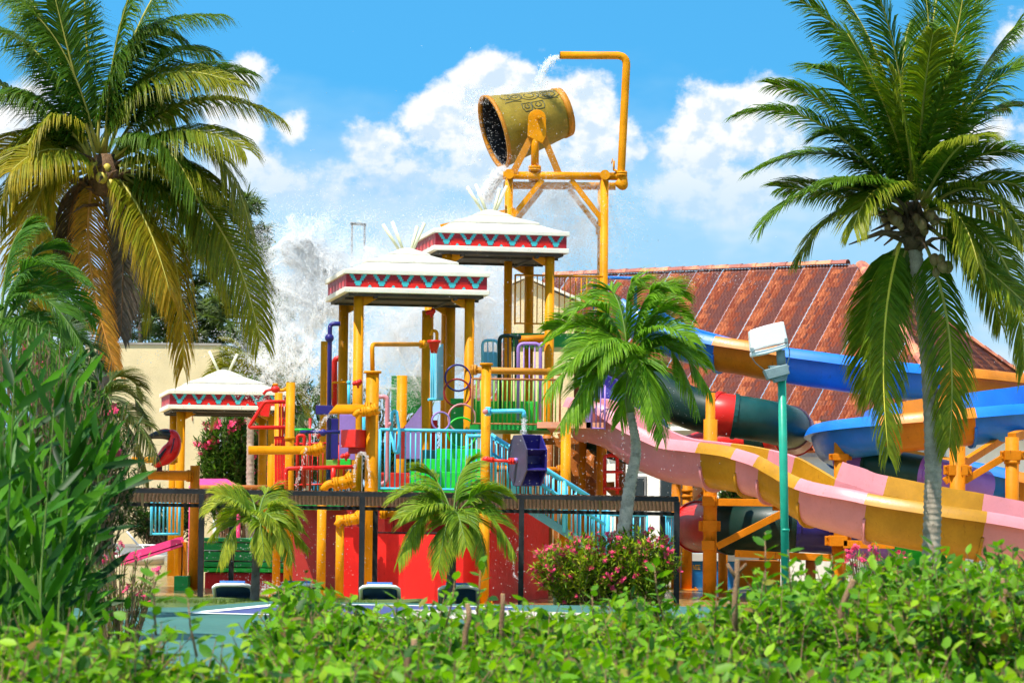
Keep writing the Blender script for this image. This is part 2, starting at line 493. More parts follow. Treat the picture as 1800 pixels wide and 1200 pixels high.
# ------------------------------------------------------------------ special materials
def mat_roof():
    m, N = new_mat('roof_tile')
    tc = N.n('ShaderNodeTexCoord'); geo = N.n('ShaderNodeNewGeometry')
    x, y, z = N.sep(tc.outputs['Object'])
    pos = geo.outputs['Position']
    cx = N.math('FLOOR', N.math('MULTIPLY', x, 1/.115)); cy = N.math('FLOOR', N.math('MULTIPLY', y, 1/.24))
    inf = N.n('ShaderNodeObjectInfo')
    wn = N.n('ShaderNodeTexWhiteNoise'); wn.noise_dimensions = '4D'
    N.link(N.comb(cx, cy, 0.0), wn.inputs['Vector']); N.put(wn.inputs['W'], N.math('MULTIPLY', inf.outputs['Random'], 91.0))
    w = wn.outputs['Value']
    base = N.mix(N.ss(w, .1, .95), (.27, .046, .012, 1), (.60, .165, .055, 1))
    pn = N.noise(pos, 1.1, 5, .62)
    # the factory-printed weathering of the sheet: one half of each sheet dark, ragged by tile
    band = N.ss(N.math('ADD', N.math('SUBTRACT', x, .52), N.math('MULTIPLY', N.math('SUBTRACT', w, .5), .55)), -.06, .06)
    edge = N.ss(x, .97, 1.0)
    dm = N.math('MULTIPLY', N.math('MULTIPLY', band, N.math('SUBTRACT', 1.0, edge)), N.ss(N.math('ADD', pn, N.math('MULTIPLY', N.math('SUBTRACT', w, .5), .22)), .28, .40))
    c = N.mix(N.math('MULTIPLY', dm, .80), base, (.10, .032, .034, 1))
    pn2 = N.noise(pos, 2.3, 5, .7)
    c = N.mix(N.math('MULTIPLY', N.ss(N.math('ADD', pn2, N.math('MULTIPLY', N.math('SUBTRACT', w, .5), .4)), .58, .66), .62), c, (.15, .032, .022, 1))
    b = N.n('ShaderNodeBsdfPrincipled'); N.link(c, b.inputs['Base Color']); b.inputs['Roughness'].default_value = .55
    finish(N, b.outputs[0])
mat_roof()
def mat_ridge():
    m, N = new_mat('ridge_tile')
    geo = N.n('ShaderNodeNewGeometry'); inf = N.n('ShaderNodeObjectInfo')
    n = N.noise(geo.outputs['Position'], 1.6, 4, .6)
    c = N.mix(N.ss(N.math('ADD', n, N.math('MULTIPLY', inf.outputs['Random'], .15)), .48, .66), (.30, .085, .055, 1), (.72, .24, .11, 1))
    b = N.n('ShaderNodeBsdfPrincipled'); N.link(c, b.inputs['Base Color']); b.inputs['Roughness'].default_value = .5
    finish(N, b.outputs[0])
mat_ridge()
def mat_grass():
    m, N = new_mat('turf')
    pos = N.n('ShaderNodeNewGeometry').outputs['Position']
    c = N.mix(N.ss(N.noise(pos, 3, 5, .6), .3, .7), (.06, .12, .02, 1), (.17, .21, .05, 1))
    c = N.mix(N.ss(N.noise(pos, 40, 3, .6), .4, .7), c, (.08, .13, .03, 1))
    b = N.n('ShaderNodeBsdfPrincipled'); N.link(c, b.inputs['Base Color']); b.inputs['Roughness'].default_value = .9
    bp = N.n('ShaderNodeBump'); bp.inputs['Strength'].default_value = .8; bp.inputs['Distance'].default_value = .05
    N.link(N.noise(pos, 60, 3, .7), bp.inputs['Height']); N.link(bp.outputs[0], b.inputs['Normal'])
    finish(N, b.outputs[0])
mat_grass()
def mat_pool():
    m, N = new_mat('pool_water')
    pos = N.n('ShaderNodeNewGeometry').outputs['Position']
    v = N.vmath('MULTIPLY', pos, (1.0, .30, 1))
    n = N.noise(v, 2.2, 6, .65)
    c = N.mix(N.ss(n, .3, .7), (.34, .22, .06, 1), (.56, .42, .18, 1))
    b = N.n('ShaderNodeBsdfPrincipled'); N.link(c, b.inputs['Base Color']); b.inputs['Roughness'].default_value = .12
    bp = N.n('ShaderNodeBump'); bp.inputs['Strength'].default_value = .6; bp.inputs['Distance'].default_value = .06
    N.link(N.noise(v, 5, 4, .6), bp.inputs['Height']); N.link(bp.outputs[0], b.inputs['Normal'])
    finish(N, b.outputs[0])
mat_pool()

def struct(name, mb, mat, label, loc=(0,0,0)):
    o = mb.build(name, mat, None, loc); o['kind'] = 'structure'; o['label'] = label
    return o
def sheet(pts, th=.0):
    mb = MB(); mb.add([Vector(p) for p in pts], [tuple(range(len(pts)))]); return mb

# ------------------------------------------------------------------ ground
struct('ground', sheet([(-900,-30,Z0-.03),(900,-30,Z0-.03),(900,1500,Z0-.03),(-900,1500,Z0-.03)]), 'turf', 'grass ground stretching beyond the water park')
g0 = G(150,1080); 
mb = MB()
far = [G(100,1068), G(330,1066.5), G(470,1056), G(900,1062), G(1500,1068), G(2000,1070)]
poly = [Vector((-16,14,0))] + [Vector((-16, far[0].y, 0))] + far + [Vector((16, far[-1].y, 0)), Vector((16,14,0))]
mb.prism(poly, (0,0,-.46))
struct('sports_court', mb, 'court_teal', 'teal painted sports court on a low plinth behind the hedge')
def onc(px, py, dz): 
    p = G(px, py); return Vector((p.x, p.y, dz))
struct('court_zone', sheet([onc(345,1077,.004), onc(505,1061,.004), onc(905,1067.5,.004), onc(870,1084,.004), onc(700,1086,.004)]), 'court_blue', 'blue painted zone of the sports court')
struct('court_apron', sheet([onc(690,1086,.008), onc(712,1071,.008), onc(900,1073,.008), onc(1040,1078,.008), onc(1000,1092,.008)]), 'concrete_pale', 'pale concrete apron on the sports court')
mb = MB()
def line(a, b, w, dz):
    a = onc(*a, dz); b = onc(*b, dz); d = (b-a).normalized(); n = Vector((-d.y, d.x, 0))*w/2
    mb.add([a-n, b-n, b+n, a+n], [(0,1,2,3)])
line((345,1077),(505,1061),.28,.010); line((345,1077.6),(690,1086),.28,.011); line((505,1061),(905,1067.6),.28,.012)
struct('court_line', mb, 'line_white', 'white painted boundary lines of the sports court')
# pool floor, far terrace, far kerb
zp = Z0
struct('pool_water', sheet([(-22,56,zp),(22,56,zp),(24,104,zp),(-24,104,zp)]), 'pool_water', 'shallow rippled water over the ochre pool floor')
for i_,(xa,xb) in enumerate(((-60,-22.5),(22.5,60))):  # pale sheets outside the view, added to bounce light onto the structure
    struct('bounce_paving', sheet([(xa,50,zp-.004),(xb,50,zp-.004),(xb,105,zp-.004),(xa,105,zp-.004)]), 'concrete_pale', ('left' if i_==0 else 'right')+' unseen pale paving added beside the pool for bounce light')
struct('terrace', sheet([(-40,106,zp+.10),(-8,106,zp+.10),(-8,170,zp+.10),(-40,170,zp+.10)]), 'wet_grey', 'grey terrace behind the pool')
mb = MB(); mb.box((-20, 105, zp+.07), (40, .6, .24))
struct('kerb', mb, 'concrete_pale', 'pale kerb along the far pool edge')
# grass verge along the court
mb = MB()
for i in range(13):
    pass
xs = [-9 + i*.5 for i in range(16)]
vs = []; fs = []
for i, x in enumerate(xs):
    for j, (y, z) in enumerate(((47.6,-.48),(48.6,-.08),(49.4,-.02),(50.6,-.10),(52,-.48))):
        vs.append(Vector((x, y + .1*mnoise.noise((x,y,0)), z + .05*mnoise.noise((x*2,y,3)))))
for i in range(len(xs)-1):
    for j in range(4):
        fs.append((i*5+j, (i+1)*5+j, (i+1)*5+j+1, i*5+j+1))
mb.add(vs, fs, True)
struct('grass_verge', mb, 'turf', 'grass verge between the court and the pool')
gb = MB()
for i in range(5200):
    x = ru(-6.4, -2.3); y = ru(48.5, 50.7)
    p = Vector((x, y, -.09)); h = ru(.04, .10)
    g = ru(.7, 1.3)
    gb.add([p, p+Vector((.012,0,0)), p+Vector((ru(-.03,.04), ru(-.03,.03), h))], [(0,1,2)], False, 0, (.13*g, .20*g, .03*g))
o = gb.build('grass', 'leaf'); tag(o, 'short grass blades on the verge beside the court', 'grass', kind='stuff')

# ------------------------------------------------------------------ long tiled-roof building (right background)
A = math.radians(32)
R1 = P(1512, 463, 92)
DV = Vector((-math.cos(A), math.sin(A), 0)); HV = Vector((-math.sin(A), -math.cos(A), 0))
RUN, DROP = 6.0, 5.35
slope = (HV*RUN + Vector((0,0,-DROP))); SL = slope.length; sd = slope.normalized()
base = Vector((R1.x, R1.y, Z0))
bld = thing('tiled_building', 'long building under a terracotta hipped roof behind the slides', 'building', base)
SW = 1.0
def sheet_mesh(Ls, w=SW):
    mb = MB(); nu = 28
    rows = []
    steps = int(Ls/.24)+1
    for i in range(steps):
        v0 = i*.24; v1 = min(Ls, v0+.239)
        rows.append((v0, .035)); rows.append((v1, .0))
    vs = []; fs = []
    for v, dz in rows:
        for k in range(nu):
            u = k/(nu-1)*w
            vs.append(Vector((u, v, dz*.7 + .022*math.cos(2*math.pi*u/.115))))
    for r in range(len(rows)-1):
        for k in range(nu-1):
            fs.append((r*nu+k, (r+1)*nu+k, (r+1)*nu+k+1, r*nu+k+1))
    mb.add(vs, fs, True)
    return mb
def clip(me, co, no):
    bm = bmesh.new(); bm.from_mesh(me)
    bmesh.ops.bisect_plane(bm, geom=bm.verts[:]+bm.edges[:]+bm.faces[:], plane_co=co, plane_no=no, clear_outer=True)
    bm.to_mesh(me); bm.free(); return len(me.polygons)
full = sheet_mesh(SL).mesh('roof_sheet'); full.materials.append(MAT('roof_tile'))
nrm = DV.cross(sd)
if nrm.z < 0: nrm = -nrm
# local frame of the front slope: x along +DV reversed so that +x runs to the right
X1 = -DV
Rf = Matrix((X1, sd, X1.cross(sd))).transposed()
hipc = R1 + slope - DV*RUN          # eave corner
for i in range(-7, 12):
    o0 = R1 + DV*(i*SW + SW)        # left-top corner of the sheet, runs right by SW
    lift = nrm*(.012 if i % 2 else 0)
    if i >= 0:
        inst('roof_sheet', full, o0 + lift, bld, Rf)
    else:
        me = sheet_mesh(SL).mesh('roof_sheet'); me.materials.append(MAT('roof_tile'))
        # local hip line: from (x0,0) to (x0+RUN, SL), x0 = position of R1
        x0 = (R1 - o0).dot(X1)
        if clip(me, Vector((x0,0,0)), Vector((SL, -RUN, 0)).normalized()): inst('roof_sheet', me, o0 + lift, bld, Rf)
# right hip face
s2 = -DV*RUN + Vector((0,0,-DROP)); s2d = s2.normalized(); X2 = -HV
Rh = Matrix((X2, s2d, X2.cross(s2d))).transposed()
for i in range(-7, 7):
    o0 = R1 + X2*(i*SW)
    me = sheet_mesh(SL).mesh('roof_sheet'); me.materials.append(MAT('roof_tile'))
    x0 = -i*SW
    n = clip(me, Vector((x0,0,0)), Vector((SL, -RUN, 0)).normalized())
    n = n and clip(me, Vector((x0,0,0)), Vector((-SL, -RUN, 0)).normalized())
    if n: inst('roof_sheet', me, o0, bld, Rh)
# ridge and hip caps
def caps(a, b, step):
    L = (b-a).length; d = (b-a).normalized(); n = int(L/step)
    sidev = d.cross(Vector((0,0,1))).normalized(); up = sidev.cross(d)
    mb = MB(); vs = []; fs = []
    for r, k in ((0, .15), (step*1.04, .18)):
        for j in range(7):
            an = math.pi*j/6
            vs.append(Vector((math.cos(an)*k, r, math.sin(an)*k*.8-.05)))
    for j in range(6): fs.append((j, 7+j, 8+j, j+1))
    mb.add(vs, fs, True); me = mb.mesh('ridge_tile'); me.materials.append(MAT('ridge_tile'))
    Rr = Matrix((sidev, d, up)).transposed()
    for i in range(n): inst('ridge_tile', me, a + d*(i*step) + Vector((0,0,.06)), bld, Rr)
caps(R1 + DV*12, R1, .55)
caps(hipc, R1, .55)
caps(R1 + s2 + X2*RUN, R1, .55)
# walls, eave board, glass front and columns
def wallpt(u, v, z):                # u along ridge to the left, v towards camera from ridge plane
    p = R1 + DV*u + HV*v; return Vector((p.x, p.y, z))
ez = R1.z - DROP
VW = RUN - .7
mb = MB(); a, b, c, d = wallpt(11.5,VW,0), wallpt(-VW,VW,0), wallpt(-VW,-VW,0), wallpt(11.5,-VW,0)
mb.prism([Vector((q.x,q.y,Z0)) for q in (a,b,c,d)], (0,0,ez-Z0-.05)); mb.build('wall', 'white_wall', bld)
mb = MB(); mb.beam(wallpt(12,RUN-.06,ez-.10), wallpt(-RUN+.06,RUN-.06,ez-.10), .05, .22); mb.beam(wallpt(-RUN+.06,RUN-.06,ez-.10), wallpt(-RUN+.06,-RUN+.06,ez-.10), .05, .22)
mb.build('eave_board', 'cream_trim', bld)
wall_dir = -DV
for k in range(4):
    u = 2.0 + k*2.4
    mb = MB(); mb.beam(wallpt(u,VW+.03,1.35), wallpt(u-1.9,VW+.03,1.35), .06, 2.5); w = mb.build('window', 'steel_grey', bld)
    for q in range(2):
        mb = MB(); mb.beam(wallpt(u-.06-q*.93,VW+.08,1.35), wallpt(u-.90-q*.93,VW+.08,1.35), .03, 2.36); mb.build('pane', 'glass_dark', w)
# small clay-tile lean-to roofs and white wall in front of the building
lt = P(1405, 800, 84)
lean = thing('lean_to', 'small white lean-to with weathered orange clay tiles below the big roof', 'building', (lt.x, lt.y, Z0))
tm = MB(); vs=[]; fs=[]
for r,(yy,k) in enumerate(((0,.085),(.36,.10))):
    for j in range(6):
        an=math.pi*j/5; vs.append(Vector((math.cos(an)*k, yy, math.sin(an)*k)))
for j in range(5): fs.append((j,j+1,7+j,6+j))
tm.add(vs,fs,True); tme=tm.mesh('clay_tile'); tme.materials.append(MAT('clay'))
def lean_roof(px0, px1, py0, py1, Y, rows):
    p0 = P(px0, py0, Y+1.0); p1 = P(px1, py0, Y+1.0); q0 = P(px0, py1, Y)
    d = (q0-p0); d.x = 0; L = d.length; d.normalize(); xx = Vector((1,0,0)); up = xx.cross(d)
    if up.z < 0: up = -up
    Rr = Matrix((xx, d, xx.cross(d))).transposed()
    mb = MB(); mb.beam((p0+Vector((p1.x-p0.x,0,0))*.5)+up*-.06, (p0+Vector((p1.x-p0.x,0,0))*.5)+d*L+up*-.06, p1.x-p0.x, .06, up); mb.build('roof_board', 'clay', lean)
    n = int((p1.x-p0.x)/.21)
    for i in range(n):
        for r in range(rows):
            o = p0 + xx*(i*.21+.1) + d*(r*L/rows) + up*(.01*rnd()+.02)
            e = Euler((ru(-.05,.05), ru(-.06,.06), ru(-.04,.04))).to_matrix()
            inst('clay_tile', tme, o, lean, Rr @ e @ Matrix.Diagonal((1, L/rows/.33, -1)))
lean_roof(1385, 1462, 745, 764, 84, 2)
lean_roof(1375, 1458, 768, 790, 83, 2)
lean_roof(1030, 1100, 748, 772, 85, 2)
mb = MB(); a = P(1370,790,83.2); b = P(1520,790,83.2); mb.box(((a.x+b.x)/2, 84.4, (a.z+Z0)/2-.1), (b.x-a.x, 2.2, a.z-Z0-.2)); mb.build('wall','white_wall',lean)
mb = MB(); a = P(1395,765,84.3); b = P(1520,765,84.3); mb.box(((a.x+b.x)/2, 85.0, (a.z+Z0)/2-.1), (b.x-a.x, 1.2, a.z-Z0-.2)); mb.build('wall','white_wall',lean)
mb = MB(); a = P(1025,772,85.2); b = P(1110,772,85.2); mb.box(((a.x+b.x)/2, 86.2, (a.z+Z0)/2-.1), (b.x-a.x, 2.0, a.z-Z0-.2)); mb.build('wall','white_wall',lean)

# ------------------------------------------------------------------ cream stucco block (left background)
Yw = 140
tl = P(150, 606, Yw); tr = P(386, 607, Yw)
cb = thing('stucco_building', 'cream stucco building with a flat roof behind the left palm', 'building', ((tl.x+tr.x)/2, Yw, Z0))
zt = tr.z
mb = MB(); mb.prism([Vector((tl.x,Yw,Z0)), Vector((tr.x,Yw,Z0)), Vector((tr.x+.9,Yw+7,Z0)), Vector((tl.x,Yw+7,Z0))], (0,0,zt-Z0)); mb.build('wall','stucco',cb)
mb = MB(); mb.prism([Vector((tl.x-.1,Yw-.07,zt+.002)), Vector((tr.x+.08,Yw-.07,zt+.002)), Vector((tr.x+1.0,Yw+7.1,zt+.002)), Vector((tl.x-.1,Yw+7.1,zt+.002))], (0,0,.10)); mb.build('coping','coping',cb)
q = P(338, 735, Yw-.03)
mb = MB(); mb.box((q.x, Yw-.03, q.z), (.03, .06, .22)); mb.build('bracket','brown_steel',cb)
# white porch with a little tiled canopy, to the right of the block
pw = P(386, 760, 136)
po = thing('porch', 'white porch with a short red tiled canopy beside the cream building', 'porch', (pw.x, 136, Z0))
a = P(377,722,136); b = P(389,722,136)
mb = MB(); mb.box(((a.x+b.x)/2, 136.2, (a.z+Z0)/2), (b.x-a.x, .4, a.z-Z0)); mb.build('pillar','white_wall',po)
a = P(389,738,136.5); b = P(470,738,136.5)
mb = MB(); mb.box(((a.x+b.x)/2, 137.6, (a.z+Z0)/2), (b.x-a.x, 2, a.z-Z0)); mb.build('wall','stucco',po)
a = P(393,742,136.4); b = P(412,757,136.4)
mb = MB(); mb.box(((a.x+b.x)/2, 136.57, (a.z+b.z)/2), (b.x-a.x, .06, a.z-b.z)); f = mb.build('window','white_wall',po)
mb = MB(); mb.box(((a.x+b.x)/2, 136.53, (a.z+b.z)/2), ((b.x-a.x)*.8, .04, (a.z-b.z)*.7)); mb.build('pane','skyblue_panel',f)
p0 = P(384,728,136); p1 = P(470,728,136)
n = int((p1.x-p0.x)/.2)
for i in range(n):
    inst('clay_tile', tme, p0 + Vector((i*.2+.1, .35, .06)), po, Matrix.Rotation(math.radians(-18),3,'X') @ Matrix.Diagonal((1,-1.5,1)))
mb = MB(); mb.box(((p0.x+p1.x)/2, 136.15, p0.z-.08), (p1.x-p0.x, .5, .06)); mb.build('canopy_board','clay',po)

# cream gabled house behind the spray
Yh = 90
hz = [P(893,505,Yh), P(925,490,Yh), P(1010,530,Yh)]
gh = thing('gabled_house', 'cream gabled house wall seen behind the tower railing', 'house', (hz[1].x, Yh, Z0))
mb = MB(); mb.prism([Vector((hz[0].x,Yh,Z0)), Vector((hz[2].x,Yh,Z0)), hz[2], hz[1], hz[0]], (0,5,0)); mb.build('wall','stucco',gh)
mb = MB()
mb.beam(hz[0]+Vector((-.15,2.4,.04)), hz[1]+Vector((0,2.4,.07)), 5.2, .08); mb.beam(hz[1]+Vector((0,2.4,.07)), hz[2]+Vector((.2,2.4,.04)), 5.2, .08)
mb.build('roof','cream_trim',gh)
# blue low pool wall with lettering, white cap
a = P(1195,985,76); b = P(1330,985,76)
bw = thing('pool_wall', 'low blue pool wall with a white cap and yellow lettering behind the orange posts', 'wall', ((a.x+b.x)/2,76,Z0))
mb = MB(); mb.box(((a.x+b.x)/2, 76.4, (a.z+Z0)/2), (b.x-a.x, .8, a.z-Z0)); mb.build('wall','pool_blue',bw)
mb = MB(); mb.box(((a.x+b.x)/2, 76.4, a.z+.10), (b.x-a.x+.1, 1.0, .20)); mb.build('cap','white_wall',bw)
mb = MB(); mb.box(((a.x+b.x)/2, 77.2, a.z+.34), (b.x-a.x+.1, .5, .10)); mb.build('cap','letter',bw)
cu = bpy.data.curves.new('lettering','FONT'); cu.body = 'NTE'; cu.size = .17; cu.extrude = .006; cu.offset = .006
to = bpy.data.objects.new('lettering', cu); COL.objects.link(to)
bpy.context.view_layer.update()
me = bpy.data.meshes.new_from_object(to.evaluated_get(bpy.context.evaluated_depsgraph_get()))
bpy.data.objects.remove(to)
me.materials.append(MAT('letter'))
q = P(1217.5, 1000, 75.98)
inst('lettering', me, Vector((q.x, 75.98, q.z)), bw, Matrix.Rotation(math.radians(90),3,'X') @ Matrix.Diagonal((.62,1,1)))
# long pool wall further back, so that the pool has an end
mb = MB(); mb.box((6, 103.6, Z0+.35), (30, .5, .7)); mb.build('far_wall','white_wall',None,(6,103.6,Z0)); o = bpy.data.objects['far_wall']
o.name = 'back_wall'; OFF['back_wall'] = OFF['far_wall']; tag(o, 'low white wall along the back of the pool', 'wall')
# grey steel portal frame behind the splash
mb = MB(); p = P(619,393,86); q = P(641,396,86)
for e in (p,q): mb.beam(Vector((e.x,86,Z0)), Vector((e.x,86,p.z)), .06, .06)
mb.beam(Vector((p.x-.05,86,p.z)), Vector((q.x+.05,86,p.z-.03)), .06, .08)
o = mb.build('steel_portal','steel_grey',None,(p.x,86,Z0)); tag(o,'thin grey steel portal frame rising behind the white splash','frame')
# ------------------------------------------------------------------ building kit of the play structure
TH = math.radians(11)
KX = Vector((math.cos(TH), math.sin(TH), 0)); KD = Vector((-math.sin(TH), math.cos(TH), 0))
RK = Matrix.Rotation(TH, 3, 'Z')
def flange(parent, c, axis, r, mat='yellow', t=.05, bolts=8):
    c = Vector(c); axis = Vector(axis).normalized(); mb = MB()
    mb.cyl(c - axis*t, c - axis*.006, r, 16); mb.cyl(c + axis*.006, c + axis*t, r, 16); mb.cyl(c - axis*.01, c + axis*.01, r*.86, 12)
    a = axis.orthogonal().normalized(); b = axis.cross(a)
    for k in range(bolts):
        an = 2*math.pi*k/bolts; q = c + (a*math.cos(an) + b*math.sin(an))*r*.82
        mb.cyl(q - axis*(t+.03), q + axis*(t+.03), r*.11, 6)
    return mb.build('flange', mat, parent)
def post(px, yt, Y, rp, label, yb=None, mat='yellow', cap=0, plate=True, name='support_post', group=None, bands=()):
    t = P(px, yt, Y); r = rp*S(Y); zb = Z0 if yb is None else P(px, yb, Y).z
    root = thing(name, label, 'post', (t.x, t.y, zb), group)
    MB().cyl((t.x,t.y,zb), t, r, 20).build('shaft', mat, root)
    if cap:
        MB().cyl(t, t + Vector((0,0,.05)), r*(1+cap), 20).build('cap', mat, root)
    if plate and yb is None:
        mb = MB(); mb.box((t.x,t.y,zb+.012), (r*4, r*4, .024))
        for sx in (-1,1):
            for sy in (-1,1): mb.cyl((t.x+sx*r*1.6,t.y+sy*r*1.6,zb+.02),(t.x+sx*r*1.6,t.y+sy*r*1.6,zb+.07), .018, 6)
        mb.build('base_plate', mat, root)
    for by in bands:
        q = P(px, by, Y); MB().cyl((t.x,t.y,q.z-.04),(t.x,t.y,q.z+.04), r*1.18, 20).build('band', mat, root)
    return root
def pipe(name, label, cat, pts, rp, mat, fil=.12, n=12, flanges=(), balls=(), ends=True, group=None, cut=None):
    W3 = [P(*p) for p in pts]; r = rp*S(pts[0][2])
    lo = min(W3, key=lambda q: q.z)
    root = thing(name, label, cat, lo, group)
    path = fillet(W3, max(fil, r*1.6)) if len(W3) > 2 else W3
    mb = MB(); mb.tube(path, r, n, ends)
    pb = mb.build('pipe', mat, root)
    for (fx, fy, fY, ax, k) in flanges: flange(root, P(fx,fy,fY), ax, r*k, mat)
    for (bx, by, bY, k) in balls: MB().sphere(P(bx,by,bY), r*k, 14, 9).build('ball_joint', mat, root)
    return root
def trough(label, pts, rp, mat, spout=0, flanges=(), name='water_spout'):
    """open pipe with an oblique cut at its first end and a dark bore"""
    a = P(*pts[0]); b = P(*pts[1]); r = rp*S(pts[0][2])
    root = thing(name, label, 'spout', b)
    d = (b-a).normalized(); up = Vector((0,0,1)); up = (up - d*up.dot(d)).normalized(); sd_ = d.cross(up)
    n = 20; vs = []; fs = []
    for k in range(n):
        an = 2*math.pi*k/n; o = up*math.cos(an) + sd_*math.sin(an)
        sh = d*(spout*(math.cos(an)+1)*r)
        vs += [a + o*r + sh, b + o*r, a + o*r*.86 + sh + d*.002, a + o*r*.86 + d*r*2.4 + sh]
    for k in range(n):
        j = (k+1) % n
        fs += [(k*4, k*4+1, j*4+1, j*4), (k*4+2, k*4, j*4, j*4+2), (k*4+3, k*4+2, j*4+2, j*4+3)]
    mb = MB(); mb.add(vs, fs, True); e = len(mb.v)
    mb.f.append([k*4+3 for k in range(n)]); mb.sm.append(False); mb.mi.append(1); mb.fc.append(None)
    mb.f.append([k*4+1 for k in range(n)]); mb.sm.append(False); mb.mi.append(0); mb.fc.append(None)
    mb.build('pipe', [mat, 'bucket_inside'], root)
    for (fx, fy, fY, ax, k) in flanges: flange(root, P(fx,fy,fY), ax, r*k, mat)
    return root
def railing(name, label, a, b, h, n, mtop, mbal, rt=.028, rb=.012, ends=True, mid=None, group=None, cat='railing'):
    """a, b: (px,py,Y) of the lower rail's ends; h: height in metres"""
    A_ = P(*a) if not isinstance(a, Vector) else a; B_ = P(*b) if not isinstance(b, Vector) else b
    up = Vector((0,0,h)); root = thing(name, label, cat, A_, group)
    MB().tube([A_+up, B_+up], rt, 10).build('top_rail', mtop, root)
    MB().tube([A_, B_], rt*.8, 10).build('bottom_rail', mtop, root)
    if mid: MB().tube([A_+up*mid, B_+up*mid], rt*.8, 10).build('middle_rail', mtop, root)
    me = MB().cyl((0,0,0),(0,0,h), rb, 8).mesh('baluster'); me.materials.append(MAT(mbal))
    for i in range(1, n): inst('baluster', me, A_.lerp(B_, i/n), root)
    if ends:
        me2 = MB().cyl((0,0,-.03),(0,0,h+.01), rt*.95, 10).mesh('end_post'); me2.materials.append(MAT(mtop))
        inst('end_post', me2, A_, root); inst('end_post', me2, B_, root)
    return root
def pxbox(name, label, cat, x0, x1, y0, y1, Y, depth, mat, rot=0.0, bevel=.01, part='body', tagit=True):
    """a box whose front face spans those pixels at distance Y"""
    a = P(x0, y0, Y); b = P(x1, y1, Y)
    mb = MB(); c = Vector(((a.x+b.x)/2, Y+depth/2, (a.z+b.z)/2))
    mb.box(c, (b.x-a.x, depth, a.z-b.z), Matrix.Rotation(rot,3,'Z') if rot else None)
    o = mb.build(name, mat, None, (c.x, Y, b.z), bevel=bevel)
    if tagit: tag(o, label, cat)
    return o

